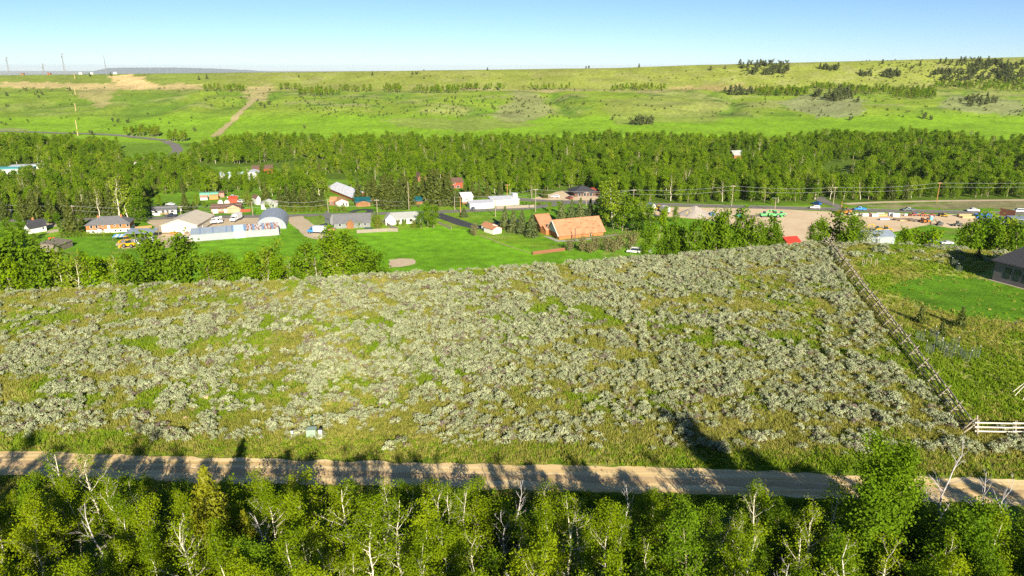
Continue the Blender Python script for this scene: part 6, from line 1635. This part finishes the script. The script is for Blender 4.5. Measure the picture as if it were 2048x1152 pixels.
# ------------------------------------------------------------------ towers and huts on the ridge
MAST = M('mast_steel', (0.30, 0.31, 0.33), None, 1.0, 0.6)
def tower(px, base, top, label, lattice=True, dish=True):
    p = hit(px, base); p = np.array([p[0], max(p[1], 1290), 0]); p[2] = float(T(p[0], p[1]))
    h = ZC - p[1] * math.tan(PITCH - math.atan((576 - top) / F)) - p[2]
    o = empty('radio_tower', p, 0.3, label, 'tower')
    wd = 1.5 if lattice else 0.5
    lg = [(math.cos(a) * wd, math.sin(a) * wd) for a in (0.5, 2.6, 4.7)]
    for x, y_ in lg: MB().tube([(x, y_, 0), (x * 0.5, y_ * 0.5, h)], 0.26, 4).build('leg', MAST, o)
    if lattice:
        n = 10
        for i in range(n):
            z0, z1 = h * i / n, h * (i + 1) / n
            s0, s1 = 1 - 0.5 * i / n, 1 - 0.5 * (i + 1) / n
            for j in range(3):
                a, b = lg[j], lg[(j + 1) % 3]
                MB().tube([(a[0] * s0, a[1] * s0, z0), (b[0] * s1, b[1] * s1, z1)], 0.12, 3).build('brace', MAST, o)
        for k in range(3):
            a = 2.1 * k
            MB().tube([(0, 0, h - 2 - 2 * k), (math.cos(a) * 1.8, math.sin(a) * 1.8, h - 2 - 2 * k)], 0.15, 4).build('antenna_arm', MAST, o)
            MB().box(math.cos(a) * 2 - 0.5, math.cos(a) * 2 + 0.5, math.sin(a) * 2 - 0.3, math.sin(a) * 2 + 0.3, h - 4 - 2 * k, h - 0.5 - 2 * k).build('antenna', WHITE if k == 1 else MAST, o)
tower(16, 152, 113, 'leftmost tall lattice radio tower on the ridge'); tower(81, 152, 127, 'short lattice radio tower on the ridge'); tower(126, 151, 106, 'tall lattice radio tower with antennas near the hill poles'); tower(211, 150, 111, 'thin single mast left of the far tableland', False)
for px, lb, c in ((26, 'brown hut at the foot of the leftmost tower', (0.35, 0.2, 0.12)), (76, 'brick hut beside the short tower', (0.38, 0.18, 0.1)), (138, 'white hut right of the tall tower', (0.7, 0.7, 0.7)), (208, 'white hut at the foot of the thin mast', (0.75, 0.75, 0.75)), (160, 'white cabinet between the towers', (0.7, 0.7, 0.7))):
    p = hit(px, 153); p[1] = 1298; p[2] = float(T(p[0], p[1])); q = p + np.array([5.5, 0, 0])
    building('radio_hut', lb, p, q, 4, 3.0, 'gx', 0.8, paint(c), paint(tuple(x * 0.8 for x in c)), 0.2, cat='hut', ops=[('f', 2, 0, 1, 2, D_, FRAMED)])
# ------------------------------------------------------------------ fences and small things
def Tz(x, y_): return float(T(x, y_))
F0, F1 = np.array([68.6, 151.0]), np.array([47.4, 65.2])
nb = 23
o = empty('buck_fence', (F1[0], F1[1], Tz(*F1)), 0, 'weathered buck and rail fence running up the right side of the sage field', 'fence')
base = np.array([F1[0], F1[1], Tz(*F1)])
dv = (F0 - F1) / np.linalg.norm(F0 - F1); nv = np.array([dv[1], -dv[0]])
FENCE = M('fence_pole', (0.42, 0.36, 0.26), (0.29, 0.25, 0.19), 2.0, 0.9)
FENCED = M('old_fence_pole', (0.22, 0.20, 0.165), (0.13, 0.12, 0.10), 2.0, 0.9)
bk = []
for i in range(nb):
    q = F1 + (F0 - F1) * i / (nb - 1) + nv * rnd.uniform(-0.15, 0.15)
    z = Tz(*q); c = np.array([q[0], q[1], z]) - base
    bk.append(c)
    for s_ in (-1, 1):
        a = c + np.array([nv[0] * 0.85 * s_, nv[1] * 0.85 * s_, -0.1]); b = c + np.array([-nv[0] * 0.32 * s_, -nv[1] * 0.32 * s_, 1.62])
        off = np.array([dv[0], dv[1], 0]) * 0.06 * s_
        MB().tube([a + off, b + off], [0.075, 0.06], 6).build('buck', FENCE, o)
    MB().tube([c + np.array([nv[0] * 0.55, nv[1] * 0.55, 0.5]), c + np.array([-nv[0] * 0.55, -nv[1] * 0.55, 0.5])], 0.05, 5).build('brace', FENCE, o)
for i in range(nb - 1):
    for k, (z, s_, m_, r) in enumerate(((1.32, 0.0, FENCE, 0.075), (1.05, -0.30, FENCED, 0.06), (0.62, -0.52, FENCED, 0.06), (0.25, -0.72, FENCED, 0.06), (0.7, 0.48, FENCED, 0.06))):
        j = rnd.uniform(-0.04, 0.04)
        a = bk[i] + np.array([nv[0] * s_, nv[1] * s_, z + j]) - np.append(dv, 0) * 0.3
        b = bk[i + 1] + np.array([nv[0] * s_, nv[1] * s_, z - j]) + np.append(dv, 0) * 0.3
        MB().tube([a, (a + b) / 2 + np.array([0, 0, rnd.uniform(-0.04, 0.02)]), b], [r, r * 0.95, r * 0.8], 6).build('rail', m_, o)
# bright three rail fence at the bottom right
RAILW = M('peeled_rail', (0.74, 0.68, 0.55), (0.62, 0.55, 0.42), 2.0, 0.8)
G0 = np.array([47.9, 65.0]); gd = np.array([1.0, -0.06]); gd /= np.linalg.norm(gd); gn_ = np.array([gd[1], -gd[0]])
o = empty('rail_fence', (G0[0], G0[1], Tz(*G0)), 0, 'bright peeled three rail fence running right from the fence corner', 'fence')
for i in range(8):
    q = gd * (i * 3.7); w0 = G0 + q; z = Tz(*w0) - Tz(*G0)
    MB().tube([(q[0] + 0.02, q[1] - 0.45, z - 0.1), (q[0], q[1] + 0.02, z + 1.45)], [0.08, 0.07], 6).build('post', FENCE, o)
    MB().tube([(q[0] + 0.1, q[1] + 0.7, z - 0.1), (q[0] + 0.1, q[1] - 0.1, z + 1.5)], [0.07, 0.06], 6).build('prop', FENCE, o)
    if i < 7:
        q1 = gd * ((i + 1) * 3.7)
        for k, (zz_, yo) in enumerate(((1.22, -0.12), (0.80, -0.26), (0.40, -0.40))):
            st = 0.07 * (i % 2)
            MB().tube([(q[0] - 0.45, q[1] + yo - 0.06, z + zz_ + st), (q1[0] + 0.45, q1[1] + yo - 0.06, z + zz_ + st)], [0.085, 0.07], 6).build('rail', RAILW, o)
MB().tube([(-0.35, -0.9, -0.1), (0.05, 0.35, 1.75)], 0.09, 6).build('corner_prop', FENCE, o)
MB().tube([(-1.6, -0.3, 0.0), (0.1, 0.1, 1.1)], 0.08, 6).build('corner_prop', FENCE, o)

def plank_fence(label, P, h, mat, name='plank_fence', step=0.3, far=True):
    A = [np.asarray(p) for p in P]
    o = empty(name, A[0], 0, label, 'fence')
    shared = MB().box(0, step - 0.03, -0.025, 0.025, 0, h).mesh('plank', mat)
    for a, b in zip(A[:-1], A[1:]):
        d = b - a; L_ = math.hypot(d[0], d[1]); an = math.atan2(d[1], d[0])
        for i in range(int(L_ / step)):
            q = link('plank', shared, o); s_ = a + d * (i * step / L_) - A[0]
            q.location = (s_[0], s_[1], s_[2]); q.rotation_euler = (0, 0, an); q.scale = (1, 1, rnd.uniform(0.95, 1.03))
        for i in range(int(L_ / 2.4) + 1):
            s_ = a + d * (i * 2.4 / L_) - A[0]
            q = MB().box(-0.07, 0.07, 0.03, 0.17, 0, h + 0.1).build('post', mat, o); q.location = tuple(s_); q.rotation_euler = (0, 0, an)
    return o
plank_fence('grey plank fence around the grey shingled house yard', [valley(714, 466.5), valley(778, 463), valley(797, 463.5)], 1.5, GREYPLANK, step=0.5)
plank_fence('grey plank fence from the street past the grey house', [valley(738, 432), valley(756, 440), valley(780, 455), valley(797, 463)], 1.5, GREYPLANK, step=0.5)
plank_fence('grey plank fence beside the cream workshop', [valley(993, 418), valley(1070, 415)], 1.5, GREYPLANK, step=0.5)
plank_fence('low grey plank fence left of the church driveway', [valley(876, 447), (valley(903, 459.5))], 1.1, GREYPLANK, step=0.5)
plank_fence('rust brown plank fence at the end of the green field', [valley(1066, 509.5), valley(1130, 501.5)], 1.3, M('rust_plank', (0.30, 0.13, 0.07), (0.22, 0.09, 0.05), 1.0, 0.9), step=0.5)
plank_fence('orange plank fence right of the apartment house', [valley(271, 460.5), valley(305, 457)], 1.5, M('orange_plank', (0.5, 0.28, 0.12), (0.42, 0.22, 0.09), 1.0, 0.9), step=0.5)
plank_fence('red plank fence right of the ranch house', [valley(482, 424.5), valley(503, 423.5)], 1.5, REDW, step=0.5)
plank_fence('grey plank fence below the cream house', [valley(95, 467), valley(118, 463)], 1.2, GREYPLANK, step=0.5)

# utility boxes in the sage
p = hit(624, 872); o = empty('transformer_box', p, R(4), 'green transformer box standing in the sage near the road', 'utility box'); o.scale = (0.85, 0.85, 0.85)
GB = M('green_box_paint', (0.30, 0.40, 0.30), (0.26, 0.35, 0.26), 1.0, 0.6)
MB().profile([(-0.5, 0.1), (0.5, 0.1), (0.5, 0.75), (0.35, 0.95), (-0.5, 0.95)], -0.55, 0.55).build('cabinet', GB, o); o.rotation_euler = (0, 0, R(-86))
MB().box(-0.6, 0.6, -0.62, 0.62, 0, 0.1).build('pad', CONC, o); MB().box(-0.56, 0.42, -0.58, 0.58, 0.95, 1.0).build('lid', GB, o)
p = hit(642, 877); o = empty('utility_pedestal', p, R(3), 'white utility post with dark cap right of the transformer box', 'utility post')
MB().box(-0.17, 0.17, -0.14, 0.14, 0, 1.05).build('post', WHITE, o); MB().box(-0.2, 0.2, -0.17, 0.17, 1.05, 1.2, 0, 0.06, 0.05).build('cap', BLK, o); MB().box(-0.05, 0.05, -0.15, -0.14, 0.75, 0.9).build('label_plate', paint((0.7, 0.6, 0.1)), o)
p = hit(585, 871); o = empty('utility_pedestal', p, R(3), 'short pale green utility post left of the transformer box', 'utility post')
MB().box(-0.13, 0.13, -0.11, 0.11, 0, 0.6).build('post', paint((0.55, 0.7, 0.62)), o); MB().box(-0.15, 0.15, -0.13, 0.13, 0.6, 0.68, 0, 0.05, 0.04).build('cap', BLK, o)
p = hit(625, 850); o = empty('marker_post', p, 0, 'thin green marker post behind the transformer box', 'marker post')
MB().tube([(0, 0, 0), (0, 0, 1.15)], 0.035, 5).build('post', paint((0.02, 0.12, 0.08)), o); MB().box(-0.14, 0.14, -0.02, 0.02, 0.95, 1.03).build('crosspiece', paint((0.02, 0.12, 0.08)), o)

# young pines and wire tree cages on the house lot
YP = make_conifer(901, 2.6, 0.95, SPRUCE, dens=0.9, name='young_pine', q=0.24)
for i, (px, py, s_, lb) in enumerate([(1920, 654, 1.15, 'young dark pine in the middle of the house lot'), (1840, 646, 1.1, 'young pine nearest the fence on the house lot'), (1882, 672, 0.85, 'small young pine among the wire cages'), (1955, 517, 0.9, 'young tree in the house shadow'), (1975, 502, 0.8, 'dark shrub behind the house corner')]):
    p = hit(px, py); plant('young_pine', lb, 'tree', *YP, p, i, s_)
TPOST = paint((0.03, 0.06, 0.05)); MESHW = M('wire_mesh', (0.25, 0.28, 0.28), None, 2.0, 0.5)
for i, (px, py) in enumerate([(1839, 682), (1866, 676), (1876, 690), (1858, 706), (1890, 704), (1895, 715), (1913, 712), (1909, 694), (1931, 722), (1949, 715), (1880, 700), (1917, 545), (1908, 533)]):
    p = hit(px, py)
    o = empty('tree_cage', p, i * 0.7, '%s wire tree cage from the left on the house lot' % ORD[[0, 2, 3, 1, 6, 7, 9, 8, 11, 12, 4, 10, 5][i]], 'tree cage', 'wire tree cages on the house lot')
    for k in range(3):
        a = 2.1 * k; x, y_ = 0.5 * math.cos(a), 0.5 * math.sin(a)
        MB().tube([(x, y_, -0.1), (x, y_, 1.6 if k == 0 else 1.35)], 0.028, 4).build('post', TPOST, o)
        if k == 0: MB().tube([(x, y_, 1.5), (x, y_, 1.68)], 0.04, 5).build('post_top', WHITE, o)
    m = MB()
    for z in (0.25, 0.5, 0.75, 1.0, 1.25): m.tube([(0.48 * math.cos(a), 0.48 * math.sin(a), z) for a in np.linspace(0, 6.283, 11)], 0.008, 3, cap=False)
    for a in np.linspace(0, 6.283, 11)[:-1]: m.tube([(0.48 * math.cos(a), 0.48 * math.sin(a), 0.05), (0.48 * math.cos(a), 0.48 * math.sin(a), 1.25)], 0.008, 3, cap=False)
    m.build('wire_mesh', MESHW, o)
    tm, cm = WBUSH[2]
    q = link('sapling', make_tree(930 + i % 3, 1.3, 0.02, 0.2, 0.25, 7, 70, 0.11, OLIVE_LEAF, BARK_B, 0.12, 2, lod=1, name='sapling')[1], o)
for i, (px, py) in enumerate([(1724, 531), (1727, 533), (1732, 530), (1741, 531), (1750, 532), (1753, 531)]):
    p = hit(px, py); o = link('wooden_stake', MB().box(-0.045, 0.045, -0.045, 0.045, -0.1, 1.4, 0, 0.01, 0.01).mesh('wooden_stake', FENCE)); o.location = tuple(p)
    tag(o, '%s pale wooden stake from the left beside the upper fence' % ORD[i], 'stake', 'stakes beside the upper fence')
p = hit(2046, 792); o = empty('pole_tripod', (p[0], p[1], p[2]), 0, 'tripod of long peeled poles at the right edge of the lot', 'tripod')
for x, y_ in ((-0.9, 0.7), (-1.2, -0.2), (-0.6, -0.9), (0.9, 0.8), (1.0, -0.6)): MB().tube([(x, y_, 0), (1.2 - x * 0.1, 0.3 - y_ * 0.1, 2.9)], [0.05, 0.035], 5).build('pole', RAILW, o)
# loose stones
STONE = M('tan_stone', (0.52, 0.38, 0.22), (0.4, 0.29, 0.17), 3.0, 0.9, 0.4)
for i, (px, py, s_, lb) in enumerate([(411, 797, 0.75, 'large tan boulder among the left sage'), (372, 838, 0.55, 'small tan stone below the left boulder'), (862, 848, 0.4, 'small yellow stone in the middle sage'), (1893, 497, 0.5, 'pale stone behind the house lot grass')]):
    p = hit(px, py); rg = np.random.default_rng(i)
    mb = MB()
    for a in range(5):
        for b in range(8):
            ph, th = math.pi * a / 4, 2 * math.pi * b / 8
            r = s_ * rg.uniform(0.42, 0.56); mb.v.append((r * math.sin(ph) * math.cos(th) * 1.3, r * math.sin(ph) * math.sin(th), 0.15 * s_ + r * math.cos(ph) * 0.8))
    for a in range(4):
        for b in range(8):
            mb.f.append((a * 8 + b, (a + 1) * 8 + b, (a + 1) * 8 + (b + 1) % 8, a * 8 + (b + 1) % 8)); mb.m.append(0)
    o = mb.build('boulder', STONE); o.location = tuple(p); tag(o, lb, 'stone')
o = empty('garden_chair', valley(100, 484), 0.3, 'orange red garden chair on the left meadow, left of two', 'chair')
def chair(o):
    m_ = paint((0.7, 0.12, 0.03)); MB().box(-0.3, 0.3, -0.3, 0.3, 0.35, 0.42).build('seat', m_, o); MB().box(-0.3, 0.3, 0.25, 0.34, 0.42, 1.1).build('backrest', m_, o)
    for x in (-0.27, 0.27):
        for y_ in (-0.27, 0.27): MB().box(x - 0.04, x + 0.04, y_ - 0.04, y_ + 0.04, 0, 0.35).build('leg', m_, o)
    o.scale = (1.6, 1.6, 1.6)
chair(o); o = empty('garden_chair', valley(107, 483), 0.1, 'orange red garden chair on the left meadow, right of two', 'chair'); chair(o)
# ------------------------------------------------------------------ air
hz = MB().box(-45000, 45000, -3000, 37500, -300, 125).build('haze', M('air', (1, 1, 1)))
hm = hz.data.materials[0]; t = hm.node_tree
t.nodes.clear()
out = t.nodes.new('ShaderNodeOutputMaterial'); pv = t.nodes.new('ShaderNodeVolumePrincipled')
pv.inputs['Color'].default_value = (0.86, 0.93, 1.0, 1)
pv.inputs['Density'].default_value = 0.000025
t.links.new(pv.outputs[0], out.inputs['Volume'])
tag(hz, 'thin pale summer haze', None, kind='stuff')
